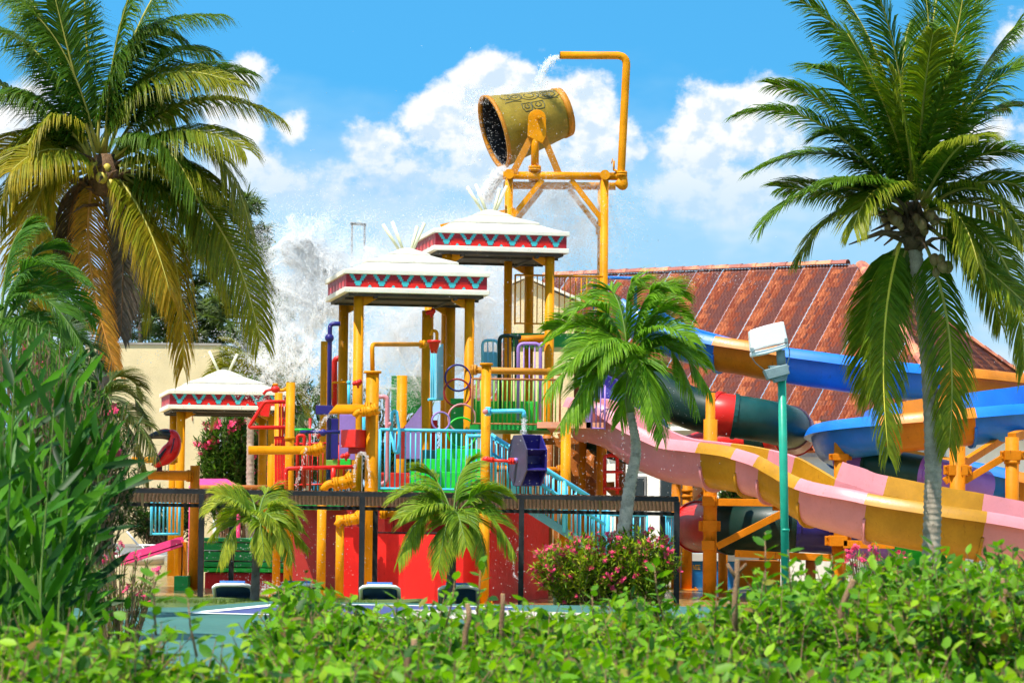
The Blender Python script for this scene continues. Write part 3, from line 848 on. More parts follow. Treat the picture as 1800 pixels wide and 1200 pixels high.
# ------------------------------------------------------------------ pavilions
def stepped_v(k):
    """stepped V of the painted frieze, lying in the x-z plane, k = scale"""
    st = [(-.155,.13),(-.085,.13),(-.085,.09),(-.06,.09),(-.06,.05),(-.035,.05),(-.035,.01),(.035,.01),(.035,.05),(.06,.05),(.06,.09),(.085,.09),(.085,.13),(.155,.13),(.155,.09),(.13,.09),(.13,.05),(.10,.05),(.10,.01),(.065,.01),(.065,-.05),(.045,-.05),(.045,-.085),(-.045,-.085),(-.045,-.05),(-.065,-.05),(-.065,.01),(-.10,.01),(-.10,.05),(-.13,.05),(-.13,.09),(-.155,.09)]
    return [Vector((x*k, 0, z*k)) for x, z in st]
def pavilion(fl, Y, width, label, zpost, poles, postr=.118, inset=.40):
    FL = P(*fl, Y); z = FL.z; h = width/2
    C = FL + KX*h + KD*h
    root = thing('pavilion', label, 'pavilion', (C.x, C.y, zpost), 'thatch-style play pavilions')
    def ring(hs, z0, z1, mat, name, hole=None):
        mb = MB(); mb.box((C.x, C.y, (z0+z1)/2), (hs*2, hs*2, z1-z0), RK); return mb.build(name, mat, root, bevel=.012)
    ring(h, z, z+.12*h/1.72, 'cream_trim', 'lower_trim')
    k = h/1.72
    band = ring(h-.05, z+.12*k+.001, z+.43*k, 'frieze_maroon', 'frieze')
    ring(h+.012, z+.43*k+.001, z+.54*k, 'cream_trim', 'upper_trim')
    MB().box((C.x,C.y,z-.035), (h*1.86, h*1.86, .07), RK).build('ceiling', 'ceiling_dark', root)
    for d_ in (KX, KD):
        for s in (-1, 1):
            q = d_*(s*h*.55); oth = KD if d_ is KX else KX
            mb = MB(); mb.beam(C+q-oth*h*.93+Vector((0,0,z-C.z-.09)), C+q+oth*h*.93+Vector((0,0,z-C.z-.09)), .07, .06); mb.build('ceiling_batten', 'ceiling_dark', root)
    # frieze motifs on four sides
    vme = MB().prism(stepped_v(k*1.28), (0,-.006,0)).mesh('stepped_motif'); vme.materials.append(MAT('teal'))
    vme2 = MB().prism(stepped_v(k*1.28), (0,-.006,0)).mesh('stepped_motif'); vme2.materials.append(MAT('maroon'))
    tri = MB().prism([Vector(p)*k for p in ((-.05,0,-.14),(.05,0,-.14),(.03,0,-.11),(.012,0,-.085),(-.012,0,-.085),(-.03,0,-.11))], (0,-.006,0)).mesh('triangle_motif'); tri.materials.append(MAT('teal'))
    mound = MB().prism([Vector(p)*k for p in ((-.20,0,-.148),(.20,0,-.148),(.20,0,-.06),(.15,0,-.06),(.15,0,-.01),(.10,0,-.01),(.10,0,.03),(-.10,0,.03),(-.10,0,-.01),(-.15,0,-.01),(-.15,0,-.06),(-.20,0,-.06))], (0,-.004,0)).mesh('mound_motif'); mound.materials.append(MAT('red'))
    nm = 6; zc = z + .268*k
    for sd_i in range(4):
        Rr = Matrix.Rotation(TH + sd_i*math.pi/2, 3, 'Z'); ax = Rr @ Vector((1,0,0)); out = Rr @ Vector((0,-1,0))
        side_face = sd_i == 3
        for i in range(nm):
            u = (-(nm-1)/2 + i)*(h*2-.1)/nm
            if side_face:
                inst('stepped_motif', vme2, C + ax*u + out*(h-.05) + Vector((0,0,zc-C.z)), root, Rr)
            else:
                inst('stepped_motif', vme, C + ax*u + out*(h-.05) + Vector((0,0,zc-C.z)), root, Rr)
            if i < nm-1: inst('triangle_motif', tri, C + ax*(u+(h*2-.1)/nm/2) + out*(h-.05) + Vector((0,0,zc-C.z)), root, Rr)
            if i < nm-1: inst('mound_motif', mound, C + ax*(u+(h*2-.1)/nm/2) + out*(h-.05) + Vector((0,0,zc-C.z)), root, Rr)
    # three thatch-moulded tiers
    zz = z + .54*k
    tiers = [[(h+.0, 0), (h*.84, .085), (h*.60, .255)], [(h*.655, .225), (h*.65, .268), (h*.46,.375), (h*.25, .50)], [(h*.305, .455), (h*.30, .500), (h*.19,.58), (h*.085, .655), (h*.03,.675)]]
    for tr_ in tiers:
        mb = MB(); vs = []; fs = []; m = 10
        for (hs, dz) in tr_:
            for s4 in range(4):
                for j in range(m):
                    t = -1 + 2*j/m
                    x, y = [(t,-1),(1,t),(-t,1),(-1,-t)][s4]
                    rr = 1 - .03*(max(0, abs(t)-.8)/.2)
                    q = RK @ Vector((x*hs*rr, y*hs*rr, 0))
                    vs.append(Vector((C.x+q.x, C.y+q.y, zz + dz*k + .007*mnoise.noise((x*9, y*9, dz*30)))))
        L = 4*m
        for r in range(len(tr_)-1):
            for j in range(L):
                fs.append((r*L+j, r*L+(j+1)%L, (r+1)*L+(j+1)%L, (r+1)*L+j))
        fs.append(tuple(range((len(tr_)-1)*L, len(tr_)*L)))
        mb.add(vs, fs, False); mb.build('roof_tier', 'cream', root)
    for (bx, tx, ty, dz) in poles:
        a = C + Vector((bx, -.05, zz-C.z+.56*k)); b = C + Vector((tx, ty, zz-C.z+dz))
        MB().tube([a, b], [.034, .042], 10).build('apex_pole', 'pole_cream', root)
    # four posts with top brackets
    for sx in (-1,1):
        for sy in (-1,1):
            q = C + KX*(sx*(h-inset)) + KD*(sy*(h-inset))
            po_ = MB().cyl((q.x,q.y,zpost), (q.x,q.y,z-.06), postr, 20).build('post', 'yellow', root)
            mb = MB(); inn = -KX*sx
            top = Vector((q.x,q.y,z-.07))
            mb.prism([top + inn*.05, top + inn*.42, top + inn*.42 - Vector((0,0,.05)), top + inn*.16 - Vector((0,0,.20)), top + inn*.05 - Vector((0,0,.24))], KD*.09); mb.build('bracket', 'yellow', po_)
    return root
PP = [(-.13,-.57,-.1,1.24), (-.05,-.35,.1,1.32), (.10,.25,.15,1.22), (.13,.43,-.05,1.28)]
pavilion((605,513), 66, 3.44, 'white stepped pavilion roof on tall yellow posts in the centre, nearest one', Z0, PP)
pavilion((762,439), 69.5, 3.40, 'highest white stepped pavilion, directly below the tipping bucket', Z0, PP)
pavilion((295,718), 80, 3.40, 'low cream stepped pavilion at left beside the red bird', Z0, [(-.10,-.42,.0,1.2),(.14,.40,-.05,1.13)], .128)

# ------------------------------------------------------------------ tipping bucket and its tower
YB = 73.0
Yn, Yf = YB-1.12, YB+1.12
tw = thing('bucket_tower', 'tall yellow pipe tower that carries the tipping bucket', 'tower', Vector((P(975,900,YB).x, YB, Z0)))
zb = P(980,318,YB).z
def vpost(px, Y, zt, r, name='post', mat='yellow'):
    x = P(px, 500, Y).x; return MB().cyl((x,Y,Z0),(x,Y,zt), r, 18).build(name, mat, tw)
xl = P(893,500,Yn).x; xr = P(1062,400,Yn).x
for Y in (Yn, Yf):
    MB().cyl((xl-.15,Y,zb),(P(1082,318,Y).x,Y,zb), .10, 16).build('beam','yellow',tw)
    for x in (xl, xr):
        MB().cyl((x,Y,Z0),(x,Y,zb-.09), .105, 18).build('post','yellow',tw)
        s = 1 if x == xl else -1
        mb = MB(); mb.beam((x+s*.10,Y,zb-1.05),(x+s*.85,Y,zb-.10), .09, .13); mb.box((x+s*.09,Y,zb-1.1),(.12,.1,.34)); mb.build('brace','yellow',tw)
for x in (xl, xr):
    MB().cyl((x,Yn-.3,zb-.0),(x,Yf+.3,zb-.0), .085, 14).build('beam','yellow',tw)
    MB().cyl((x,Yn-.34,zb),(x,Yn-.28,zb), .125, 16).build('end_plate','yellow',tw)
mb = MB(); mb.beam(P(905,368,Yn), P(775,398,Yn+.4), .09, .09); mb.build('brace','yellow',tw)
# fill pipe
e0 = Vector((P(1070,318,Yn).x, Yn, zb)); top = P(1101,103,Yn); e1 = Vector((P(1091,322,Yn).x, Yn, zb)); 
fp = fillet([e0, Vector((P(1092,318,Yn).x,Yn,zb-.0)), P(1092,300,Yn), P(1102,98,Yn), P(985,97.5,Yn)], .26, 8)
fpt = thing('fill_pipe', 'yellow bent pipe pouring water into the tipping bucket', 'pipe', e1)
MB().tube(fp, .10, 16).build('pipe','yellow',fpt)
mb = MB(); q = P(983.5,97.4,Yn); mb.cyl(q, q+Vector((.02,0,0)), .085, 14); mb.build('bore','bucket_inside',fpt)
flange(fpt, P(1092,306,Yn), (0,0,1), .155)
mb = MB(); q = P(1079,300,Yn-.1); mb.tube([q, q+Vector((0,0,.25))], .025, 8); mb.tube([q+Vector((0,0,.02)), q+Vector((.17,.05,-.05))], .03, 8); mb.tube([q+Vector((-.06,0,.18)), q+Vector((-.03,0,.30))], .015, 6); mb.build('valve','yellow',fpt)
MB().tube(fillet([P(1084,318,Yn), P(1097,330,Yn), P(1094,306,Yn)], .2, 8), .115, 14).build('elbow','yellow',fpt)
# stands
for Y, s in ((Yn, -1), (Yf, 1)):
    hub = P(944, 212, Y); bx = P(940, 316, Y).x
    st = thing('bucket_stand', ('front' if s < 0 else 'rear')+' yellow tripod stand holding the tipping bucket by its axle', 'stand', (bx, Y, zb+.1))
    MB().cyl((bx,Y,zb+.10),(bx,Y,hub.z-.1), .10, 16).build('column','yellow',st)
    flange(st, (bx,Y,zb+.18), (0,0,1), .16)
    for fx, fy in ((902,304),(984,310)):
        a = P(fx, fy, Y); mb = MB(); mb.beam(a + Vector((0,0,0)), hub + Vector((-.06 if fx<940 else .10,0,-.25)), .17, .05, (0,1,0)); mb.box(a+Vector((0,0,.0)),(.30,.2,.05)); mb.build('leg','yellow_worn',st)
    mb = MB(); w = .24
    pr = [(-w,-.42),(w*.6,-.60),(w,-.40),(w*.95,.05)] + [(math.cos(t)*w*.95, .05+math.sin(t)*.22) for t in np.linspace(.3, math.pi-.3, 7)] + [(-w*.95,.02)]
    mb.prism([hub + Vector((x, s*.10, z)) for x, z in pr], (0,-s*.16,0)); mb.build('bearing_plate','yellow',st,bevel=.015)
    MB().cyl(hub+Vector((.04,s*.08,.08)), hub+Vector((.04,s*.26,.08)), .065, 10).build('axle_bolt','yellow',st)
# bucket
M0 = P(867, 233, YB-.28); B0 = P(992, 197, YB+.25)
ax = (M0-B0); L = ax.length; ax.normalize(); rM, rB = .955, .615
bk = thing('tipping_bucket', 'big dull gold tipping bucket with painted glyphs, tilted and pouring', 'bucket', (B0+M0)/2)
ua = Vector((0,0,1)); ua = (ua - ax*ua.dot(ax)).normalized(); ub = ax.cross(ua)
def bpt(t, an, dr=0):
    r = rB + (rM-rB)*t + dr
    return B0 + ax*(t*L) + (ua*math.cos(an) + ub*math.sin(an))*r
NS = 30
vs = []; fs = []
g = .006
sm = MB(); dan = 2*math.pi/NS
ref = [(t, a_, dr) for t in (0,.5,1) for a_ in (-.499*dan, -.2*dan, .2*dan, .499*dan) for dr in (0,-.03)]
def loc_pt(t, an, dr):
    r = rB + (rM-rB)*t + dr; return Vector((t*L, math.cos(an)*r, math.sin(an)*r))
vs = [loc_pt(*q) for q in ref]
for i in range(2):
    for j in range(3):
        a0 = i*8+j*2
        fs += [(a0, a0+8, a0+10, a0+2), (a0+1, a0+3, a0+11, a0+9)]
sm.add(vs, fs, True); sme = sm.mesh('stave'); sme.materials.append(MAT('bucket'))
Rb = Matrix((ax, ua, ub)).transposed()
for k in range(NS):
    inst('stave', sme, B0, bk, Rb @ Matrix.Rotation(k*dan, 3, 'X'))
mb = MB(); n = 40; vs = []; fs = []
for t, dr in ((0,-.034),(1,-.034)):
    for k in range(n): vs.append(bpt(t, 2*math.pi*k/n, dr))
for k in range(n): fs.append((k, (k+1)%n, n+(k+1)%n, n+k))
mb.add(vs, fs, True); mb.f.append(list(range(n))); mb.sm.append(False); mb.mi.append(0); mb.fc.append(None); mb.build('liner','bucket_inside',bk)
for t0, t1, nm_ in ((-.012,.075,'base_band'),(.958,1.006,'mouth_band')):
    mb = MB(); vs = []; fs = []
    for t, dr in ((t0,.0),(t0,.03),(t1,.03),(t1,-.0),(t1,-.036),(t0,-.036)):
        for k in range(48): vs.append(bpt(t, 2*math.pi*k/48, dr))
    for r in range(6):
        for k in range(48): fs.append((r*48+k, r*48+(k+1)%48, ((r+1)%6)*48+(k+1)%48, ((r+1)%6)*48+k))
    mb.add(vs, fs, True); mb.build(nm_, 'yellow_worn', bk)
MB().cyl(B0 - ax*.01, B0 - ax*.03, rB*.99, 32).build('base_disc','bucket',bk)
ctr = bpt(.5,0,-rB)
mid = B0 + ax*(L*.47)
MB().cyl(Vector((mid.x,Yn-.0,P(944,212,Yn).z+.08)), Vector((mid.x,Yf,P(944,212,Yf).z+.08)), .06, 10).build('axle','yellow_worn',bk)
# painted line glyphs: serpent scrolls and a face, drawn on the flank that faces the camera
side_s = 1 if ub.y < 0 else -1
def glyph(pts, closed=False, r=.014):
    W3 = [bpt(t, side_s*(a_*1.05+.22), .002) for t, a_ in pts]
    if closed: W3.append(W3[0])
    MB().tube(W3, r, 5).build('glyph_line','glyph',bk)
def arc(t0, a0, rt, ra, s, e, n=14): return [(t0 + rt*math.cos(q), a0 + ra*math.sin(q)) for q in np.linspace(s, e, n)]
glyph(arc(.22,.42,.16,.26,0,5.4)); glyph(arc(.22,.42,.10,.17,.4,5.8)); glyph(arc(.24,.44,.045,.08,0,6.28))
glyph(arc(.47,.36,.13,.24,-.6,4.2)); glyph(arc(.47,.36,.07,.13,-1,4.6)); glyph(arc(.66,.34,.09,.20,-.4,4.4)); glyph(arc(.78,.30,.07,.16,-.2,4.6)); glyph(arc(.66,.34,.04,.09,0,6.28))
for t0, w in ((.42,.12),(.58,.09)):
    glyph([(t0-w/1.5,.72),(t0+w/1.5,.72),(t0+w/1.4,.88),(t0+w/2,1.0),(t0-w/2,1.0),(t0-w/1.4,.88)], True)
    glyph(arc(t0,.84,w*.35,.07,-1.2,4.2,10))
glyph([(.12,.70),(.20,.62),(.30,.66),(.34,.58)]); glyph([(.62,.62),(.72,.56),(.84,.60)])

# ------------------------------------------------------------------ posts in front of and inside the structure
post(511,672,62.5,8,'yellow post with a red water gun bracketed near its top', bands=(770,))
post(490,690,64.5,7,'slim yellow post just left of the post with the red water gun')
post(571,600,67,7,'thin yellow post beside the indigo standpipe')
post(655,656,61,11.5,'thick yellow post carrying the red box and the short spout', cap=.35)
post(855,642,61.5,8.5,'capped yellow post carrying the blue tap and paddle wheel', cap=.4)
post(751,546,67.5,9,'yellow post with a red nozzle under the central pavilion')
post(707,660,72,9,'yellow post in the mist behind the blue lever')
post(995,742,63.2,9,'yellow post under the upper deck beside the blue stairs', yb=None)
post(1058,758,67.5,9,'orange yellow post under the head of the pink slide', mat='orange_steel')
post(1024,762,69,7,'shaded orange post behind the lower stairs', mat='orange_steel')
post(566,880,60.6,8,'yellow post left of three in front of the maroon wall', yb=None)
post(598,905,60.8,7.5,'yellow post between two others in front of the maroon wall')
post(852,880,61.4,9,'yellow post at the right edge of the bright red wall')
post(1208,838,74,9.5,'orange post with a bracket left of the tall slide mast', mat='orange_steel', bands=(862,872))
post(1189,850,74.6,8.5,'orange post touching the canopy end', mat='orange_steel')
post(1271,958,72,8.5,'short orange post standing in shallow water behind the slide mast', mat='orange_steel')
# tall slide mast with sleeve, clamps and arms
def clamp(root, px, py, Y, w, h, mat='orange_steel'):
    a = P(px, py, Y); mb = MB(); mb.box((a.x, Y, a.z), (w, .34, h)); mb.box((a.x-w*.62,Y-.02,a.z),(w*.25,.10,h*.9)); mb.box((a.x+w*.62,Y-.02,a.z),(w*.25,.10,h*.9))
    for sx in (-1,1):
        for sz in (-1,1): mb.cyl((a.x+sx*w*.64,Y-.10,a.z+sz*h*.3),(a.x+sx*w*.64,Y-.04,a.z+sz*h*.3),.022,6)
    return mb.build('clamp', mat, root, bevel=.012)
def arm(root, p, q, w, h, mat='orange_steel', name='arm'):
    return MB().beam(P(*p), P(*q), w, h).build(name, mat, root, bevel=.008)
m1 = post(1249,690,66,8.5,'tall orange slide mast with a thick sleeve and clamped arms', mat='orange_steel')
a = P(1249,737,66); MB().cyl((a.x,66,Z0),(a.x,66,a.z), 12.2*S(66), 22).build('sleeve','orange_steel',m1)
clamp(m1,1249,846,66,.34,.26); clamp(m1,1247,924,66,.34,.26)
for (x,y) in ((1246,880),(1245,958)):
    q = P(x,y,65.8); mb=MB(); mb.box((q.x,65.8,q.z),(.30,.16,.22)); mb.box((q.x+.17,65.8,q.z),(.02,.22,.28)); mb.build('bracket','orange_steel',m1,bevel=.008)
arm(m1,(1258,882,65.8),(1432,884,65.8),.14,.17)
arm(m1,(1260,960,65.75),(1402,888,65.75),.12,.16,name='strut')
arm(m1,(1244,846,66),(1222,868,72),.12,.3)
arm(m1,(1335,852,66.4),(1358,880,65.85),.1,.11,name='strut')
arm(m1,(1236,848,66.4),(1247,880,66.3),.1,.10,name='strut')
a = P(1366,853,66.4); MB().cyl((a.x,66.4,P(0,884,66.4).z),(a.x,66.4,a.z),.11,14).build('stub','orange_steel',m1)
m2 = post(1477,755,66.5,11,'orange slide mast whose top shows left of the big right palm', mat='orange_steel')
clamp(m2,1477,803,66.5,.36,.16)
m3 = post(1683,784,63.5,14,'thick orange mast just right of the big palm trunk', mat='orange_steel')
clamp(m3,1683,826,63.5,.42,.24)
arm(m3,(1692,815,63.5),(1775,762,66),.14,.17); arm(m3,(1695,845,63.5),(1770,800,63.6),.12,.15,name='strut')
arm(m3,(1660,846,63.5),(1680,832,63.5),.12,.16,name='strut')
m4 = post(1779,768,63.6,12,'orange mast near the right edge of the picture', mat='orange_steel', bands=(812,))
clamp(m4,1779,800,63.6,.36,.22)
arm(m4,(1779,768,64.2),(1830,752,67),.2,.2)
m5 = post(1473,945,64.5,11,'low orange bracket post under the pink and yellow flume', mat='orange_steel')
clamp(m5,1473,950,64.3,.40,.24)
arm(m5,(1482,956,64.2),(1572,957,64.2),.14,.18); arm(m5,(1465,980,64.5),(1292,972,64.5),.14,.16)
mb=MB(); q=P(1491,925,64.3); mb.box((q.x,64.6,q.z),(.34,.5,.20)); mb.build('saddle','orange_steel',m5,bevel=.01)
arm(m5,(1458,927,64.2),(1545,927,64.2),.14,.20)
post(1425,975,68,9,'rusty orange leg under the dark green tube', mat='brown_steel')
post(1678,955,62.6,16,'orange stub holding the yellow flume section beside the palm trunk', mat='orange_steel')
# wooden trestle: yellow pump box on the pool floor
o = pxbox('pump_box','low ochre pump box on the pool floor behind the green lamp post','box',1300,1372,985,1032,70,1.2,'orange_steel')
# steel trestle under the deck
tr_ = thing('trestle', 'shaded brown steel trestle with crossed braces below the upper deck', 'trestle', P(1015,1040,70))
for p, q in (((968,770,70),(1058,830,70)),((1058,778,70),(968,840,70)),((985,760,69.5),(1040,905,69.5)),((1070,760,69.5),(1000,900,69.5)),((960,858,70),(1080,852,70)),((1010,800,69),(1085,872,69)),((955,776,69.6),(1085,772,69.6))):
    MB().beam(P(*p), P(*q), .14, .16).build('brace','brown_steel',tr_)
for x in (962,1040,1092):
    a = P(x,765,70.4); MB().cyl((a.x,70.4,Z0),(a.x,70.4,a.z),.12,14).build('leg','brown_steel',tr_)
# ------------------------------------------------------------------ decks and walls
def slab(name, label, pts, zpy, th, mat, cat='deck'):
    """pts: list of (px, Y); level taken from pixel row zpy at the first point"""
    z = P(pts[0][0], zpy, pts[0][1]).z
    mb = MB(); mb.prism([Vector((P(px, zpy, Y).x, Y, z)) for px, Y in pts], (0,0,-th))
    o = mb.build(name, mat, None, (P(pts[0][0],zpy,pts[0][1]).x, pts[0][1], z-th)); tag(o, label, cat)
    return o
def wall(name, label, pts, ytop, mat, th=.25, cat='wall', zb=Z0, part=None):
    zt = P(pts[0][0], ytop, pts[0][1]).z; mb = MB(); q = [Vector((P(px, ytop, Y).x, Y, 0)) for px, Y in pts]
    for a, b in zip(q[:-1], q[1:]):
        d = (b-a).normalized(); n = Vector((-d.y, d.x, 0))
        mb.prism([a+Vector((0,0,zb)), b+Vector((0,0,zb)), b+n*th+Vector((0,0,zb)), a+n*th+Vector((0,0,zb))], (0,0,zt-zb))
    o = mb.build(name, mat, None, (q[0].x, q[0].y, zb)); tag(o, label, cat)
    return o
wall('red_wall','bright red curved wall at the foot of the structure behind the young palm', [(663,61.6),(712,61.35),(765,61.25),(815,61.4),(862,61.9)], 938, 'red_wall')
wall('red_wall','red side wall turning away beneath the blue stairs', [(863,62.0),(905,63.4),(965,66.5)], 900, 'red_wall')
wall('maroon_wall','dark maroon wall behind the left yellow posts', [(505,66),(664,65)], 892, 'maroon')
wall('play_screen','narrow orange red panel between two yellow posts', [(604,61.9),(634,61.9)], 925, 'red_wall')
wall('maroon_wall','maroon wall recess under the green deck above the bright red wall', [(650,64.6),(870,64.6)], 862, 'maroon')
pxbox('black_sill','black sill along the top of the bright red wall','sill',662,862,934.5,938.5,61.7,.35,'black_steel')
pxbox('notice_board','white notice on the orange red panel between the posts','sign',638,645,938,982,61.7,.02,'white_wall')
for i,(x0,x1) in enumerate(((676,688),(694,706),(740,758))):
    pxbox('red_crate',('left','middle','right')[i]+' small red box in the gap over the bright red wall','box',x0,x1,912,934,62.4,.4,'red')
pipe('beam_pipe','yellow horizontal pipe below the green deck','pipe',[(668,901,62.3),(742,899,62.3)],8,'yellow',flanges=[(674,901,62.3,(1,0,0),1.35)])
slab('green_deck','lower green deck behind the light blue railing', [(662,62.6),(852,62.6),(852,66.5),(662,66.5)], 861, .16, 'green')
slab('green_deck','left lower deck edge in dark green', [(505,64.2),(605,64.2),(605,66.8),(505,66.8)], 884, .14, 'green_mid')
slab('green_deck','upper green deck behind the capped post', [(826,65.8),(962,65.8),(968,69.5),(826,69.5)], 744, .14, 'green_mid')
slab('salmon_deck','salmon floor at the head of the pink slide', [(944,65.4),(1062,65.4),(1062,69),(944,69)], 741, .14, 'salmon')
slab('tower_deck','small deck high in the bucket tower with a pale green edge', [(893,71.9),(1062,71.9),(1062,74.1),(893,74.1)], 585, .35, 'green_mid')
for i,(x0,x1,y0,y1,Y,m) in enumerate(((720,852,828,860,63.4,'green'),(745,852,806,830,63.9,'green'),(768,852,788,808,64.4,'green'),(665,722,830,860,65,'red'))):
    pxbox('green_step' if i<3 else 'red_step',('lowest wide','middle','topmost short')[i]+' bright green step on the lower deck' if i<3 else 'red box step behind the pink pipe','step',x0,x1,y0,y1,Y,.5 if i<3 else .4,m)
pxbox('play_screen','teal panel beside the green steps','panel',742,770,790,815,65.4,.08,'teal_dark')
pxbox('play_screen','solid green panel behind the upper deck railing','panel',826,952,704,744,68.5,.06,'green')
pxbox('play_screen','dark green screen left of the upper deck','panel',792,835,700,790,67.8,.06,'green_mid')
pxbox('play_screen','tall dark green curtain panel in the mist','panel',688,742,660,726,74,.06,'green_mid')
pxbox('play_screen','red panel under the central pavilion','panel',752,768,738,800,67.9,.06,'red')
pxbox('play_screen','purple solid panel beside the pink slide head','panel',1030,1041,697,753,65.4,.05,'purple_panel')
a=[P(712,748,66.6),P(741,712,66.6),P(741,806,66.6),P(712,806,66.6)]
mb=MB(); mb.prism(a,(0,.07,0)); o=mb.build('play_screen','purple_panel',None,(a[2].x,66.6,a[2].z)); tag(o,'purple panel with a slanted top edge behind the blue lever','panel')
a=[P(694,766,66.9),P(712,748,66.9),P(712,806,66.9),P(694,806,66.9)]
mb=MB(); mb.prism(a,(0,.07,0)); o=mb.build('play_screen','maroon',None,(a[2].x,66.9,a[2].z)); tag(o,'maroon panel left of the purple slanted panel','panel')
bb=thing('dark_backdrop','added brown backdrop for the dark steel and shade under the upper deck','wall',(P(960,900,72).x,72,Z0))  # added backdrop: brown boards stand in for dark steel and shade, hiding pale walls
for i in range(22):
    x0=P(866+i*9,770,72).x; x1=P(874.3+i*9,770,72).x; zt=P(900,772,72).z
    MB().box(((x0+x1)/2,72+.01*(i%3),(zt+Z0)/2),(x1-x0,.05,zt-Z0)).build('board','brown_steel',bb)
# ------------------------------------------------------------------ railings and stairs
railing('railing','light blue railing along the front of the lower green deck',(667,858,62),(846,861,62),1.28,20,'skyblue','skyblue',.036,.015)
railing('railing','rusty green railing of the upper deck',(829,744,65.6),(984,746,65.6),1.03,20,'rust_rail','lime_rail',.026,.017)
railing('railing','yellow railing high on the bucket tower',(905,568,71.6),(1060,571,71.6),1.22,16,'yellow','yellow',.026,.014)
railing('railing','light blue railing of the small deck beside the red bird',(266,938,73.5),(315,938,73.5),1.12,7,'skyblue','skyblue',.04,.022)
railing('railing','purple railing at the head of the pink slide',(1040,752,65.2),(1063,753,65.2),.98,3,'purple','purple',.022,.016)
railing('railing','light blue railing of the stair foot landing',(1017,962,63.5),(1137,964,63.5),.74,10,'skyblue','skyblue',.03,.015)
railing('railing','light blue railing at the canopy end',(1168,966,64.5),(1188,967,66),.78,6,'skyblue','skyblue',.04,.018)
railing('railing','teal railing seen behind the red pipes',(545,876,68),(604,876,68),.36,9,'skyblue','skyblue',.03,.014)
railing('railing','red railing with thin bars behind the long yellow spout',(512,852,66),(604,850,66),.95,10,'red','red',.026,.013)
st = thing('staircase','light blue staircase descending to the right from the green deck','stairs',P(985,1000,62.4))
def rail_run(a,b,h,n,Y0,Y1):
    A_=P(*a,Y0); B_=P(*b,Y1); up=Vector((0,0,h))
    MB().tube([A_+up,B_+up],.045,10).build('handrail','skyblue',st); MB().tube([A_+up*.62,B_+up*.62],.03,10).build('middle_rail','skyblue',st)
    me=MB().cyl((0,0,0),(0,0,h),.015,8).mesh('baluster'); me.materials.append(MAT('skyblue'))
    for i in range(n+1): inst('baluster',me,A_.lerp(B_,i/n),st)
    me=MB().cyl((0,0,-.1),(0,0,h),.05,10).mesh('newel'); me.materials.append(MAT('skyblue'))
    for t in (0,.2,.63,1.0): inst('newel',me,A_.lerp(B_,t),st)
    mb=MB(); mb.beam(A_-Vector((0,0,.08)),B_-Vector((0,0,.08)),.06,.17); mb.build('stringer','stringer_teal',st)
rail_run((862,846),(1068,975),1.02,26,61.9,61.9)
rail_run((862,846),(1060,970),1.0,20,63.2,63.2)
A_=P(862,850,61.95); B_=P(1066,978,61.95)
me=MB().box((0,.62,0),(.30,1.2,.04)).mesh('tread'); me.materials.append(MAT('green_mid'))
for i in range(12): inst('tread',me,A_.lerp(B_,i/11.5),st)
railing('railing','light blue railing at the top of the stairs',(820,858,61.8),(862,859,61.8),1.14,5,'skyblue','skyblue',.04,.015)
# ------------------------------------------------------------------ gates
def gate(label,x0,x1,yt,yb,Y,mat,n,r=.042,rb=.014):
    root=thing('gate',label,'gate',P(x0,yb,Y))
    MB().tube(fillet([P(x0,yb,Y),P(x0,yt,Y),P(x1,yt,Y),P(x1,yb,Y)],.14),r,12).build('frame',mat,root)
    for i in range(1,n):
        x=x0+(x1-x0)*i/n; MB().tube([P(x,yt,Y),P(x,yb,Y)],rb,8).build('bar',mat,root)
    MB().sphere(P(x1+3,yt+2,Y),r*1.6,10,7).build('joint',mat,root)
    return root
gate('purple barred gate arch on the upper deck',911,950,604,738,66.4,'purple',4)
gate('dark green gate arch behind the capped post',878,908,590,722,67.4,'green_dark',4,.048)
g_=gate('pale teal gate arch in the mist left of the green one',848,876,598,742,68.6,'skyblue_panel',3,.035)
pxbox('teal_board','teal board hung in the mist on the pale gate','board',849,875,618,660,68.7,.05,'skyblue_panel')
pipe('tube_barrier','blue tubular frame on top of the slide tower','frame',[(1042,545,76),(1042,502,76),(1078,502,76)],3,'flume_blue',.08)
pipe('tube_barrier','larger blue tubular frame against the tiled roof','frame',[(1064,545,75.5),(1064,488,75.5),(1117,489,75.5),(1117,545,75.5)],3,'flume_blue',.05)
# ------------------------------------------------------------------ pipes, spouts and water toys
X_=(1,0,0)
trough('long yellow spout pointing left in front of the red ladder',[(437,791,61.8),(558,791,61.8)],7.6,'yellow',0,[(556,791,61.8,X_,1.45)])
trough('short yellow spout with an oblique open mouth beside the red box',[(578,719,60.8),(646,719,60.8)],8.6,'yellow',.8,[(647,719,60.8,X_,1.5)])
trough('yellow spout with a dark open mouth below the red bird',[(256,834,69.5),(340,836,69.5)],8.6,'orange_steel',.7,[(333,836,69.5,X_,1.25)])
post(343,818,69.6,8.5,'short orange post carrying the spout under the red bird',mat='orange_steel')
pipe('beam_pipe','yellow pipe behind the red bird','pipe',[(232,808,72),(312,808,72)],5.5,'yellow',flanges=[(303,808,72,X_,1.5)])
pipe('beam_pipe','yellow horizontal pipe from the capped post to the palm','pipe',[(826,650,61.9),(986,654,61.9)],6,'yellow_worn',flanges=[(833,650,61.9,X_,1.55)])
pipe('beam_pipe','yellow pipe behind the paddle wheel','pipe',[(872,823,64.2),(992,826,64.2)],5.5,'orange_steel',flanges=[(984,826,64.2,X_,1.6),(990,826,64.2,X_,1.9)])
pipe('bent_pipe','thin yellow pipe bent over from the thick post','pipe',[(655,660,61.3),(654,605,61.3),(748,605,64)],4,'yellow',flanges=[(743,605,63.8,X_,1.9)])
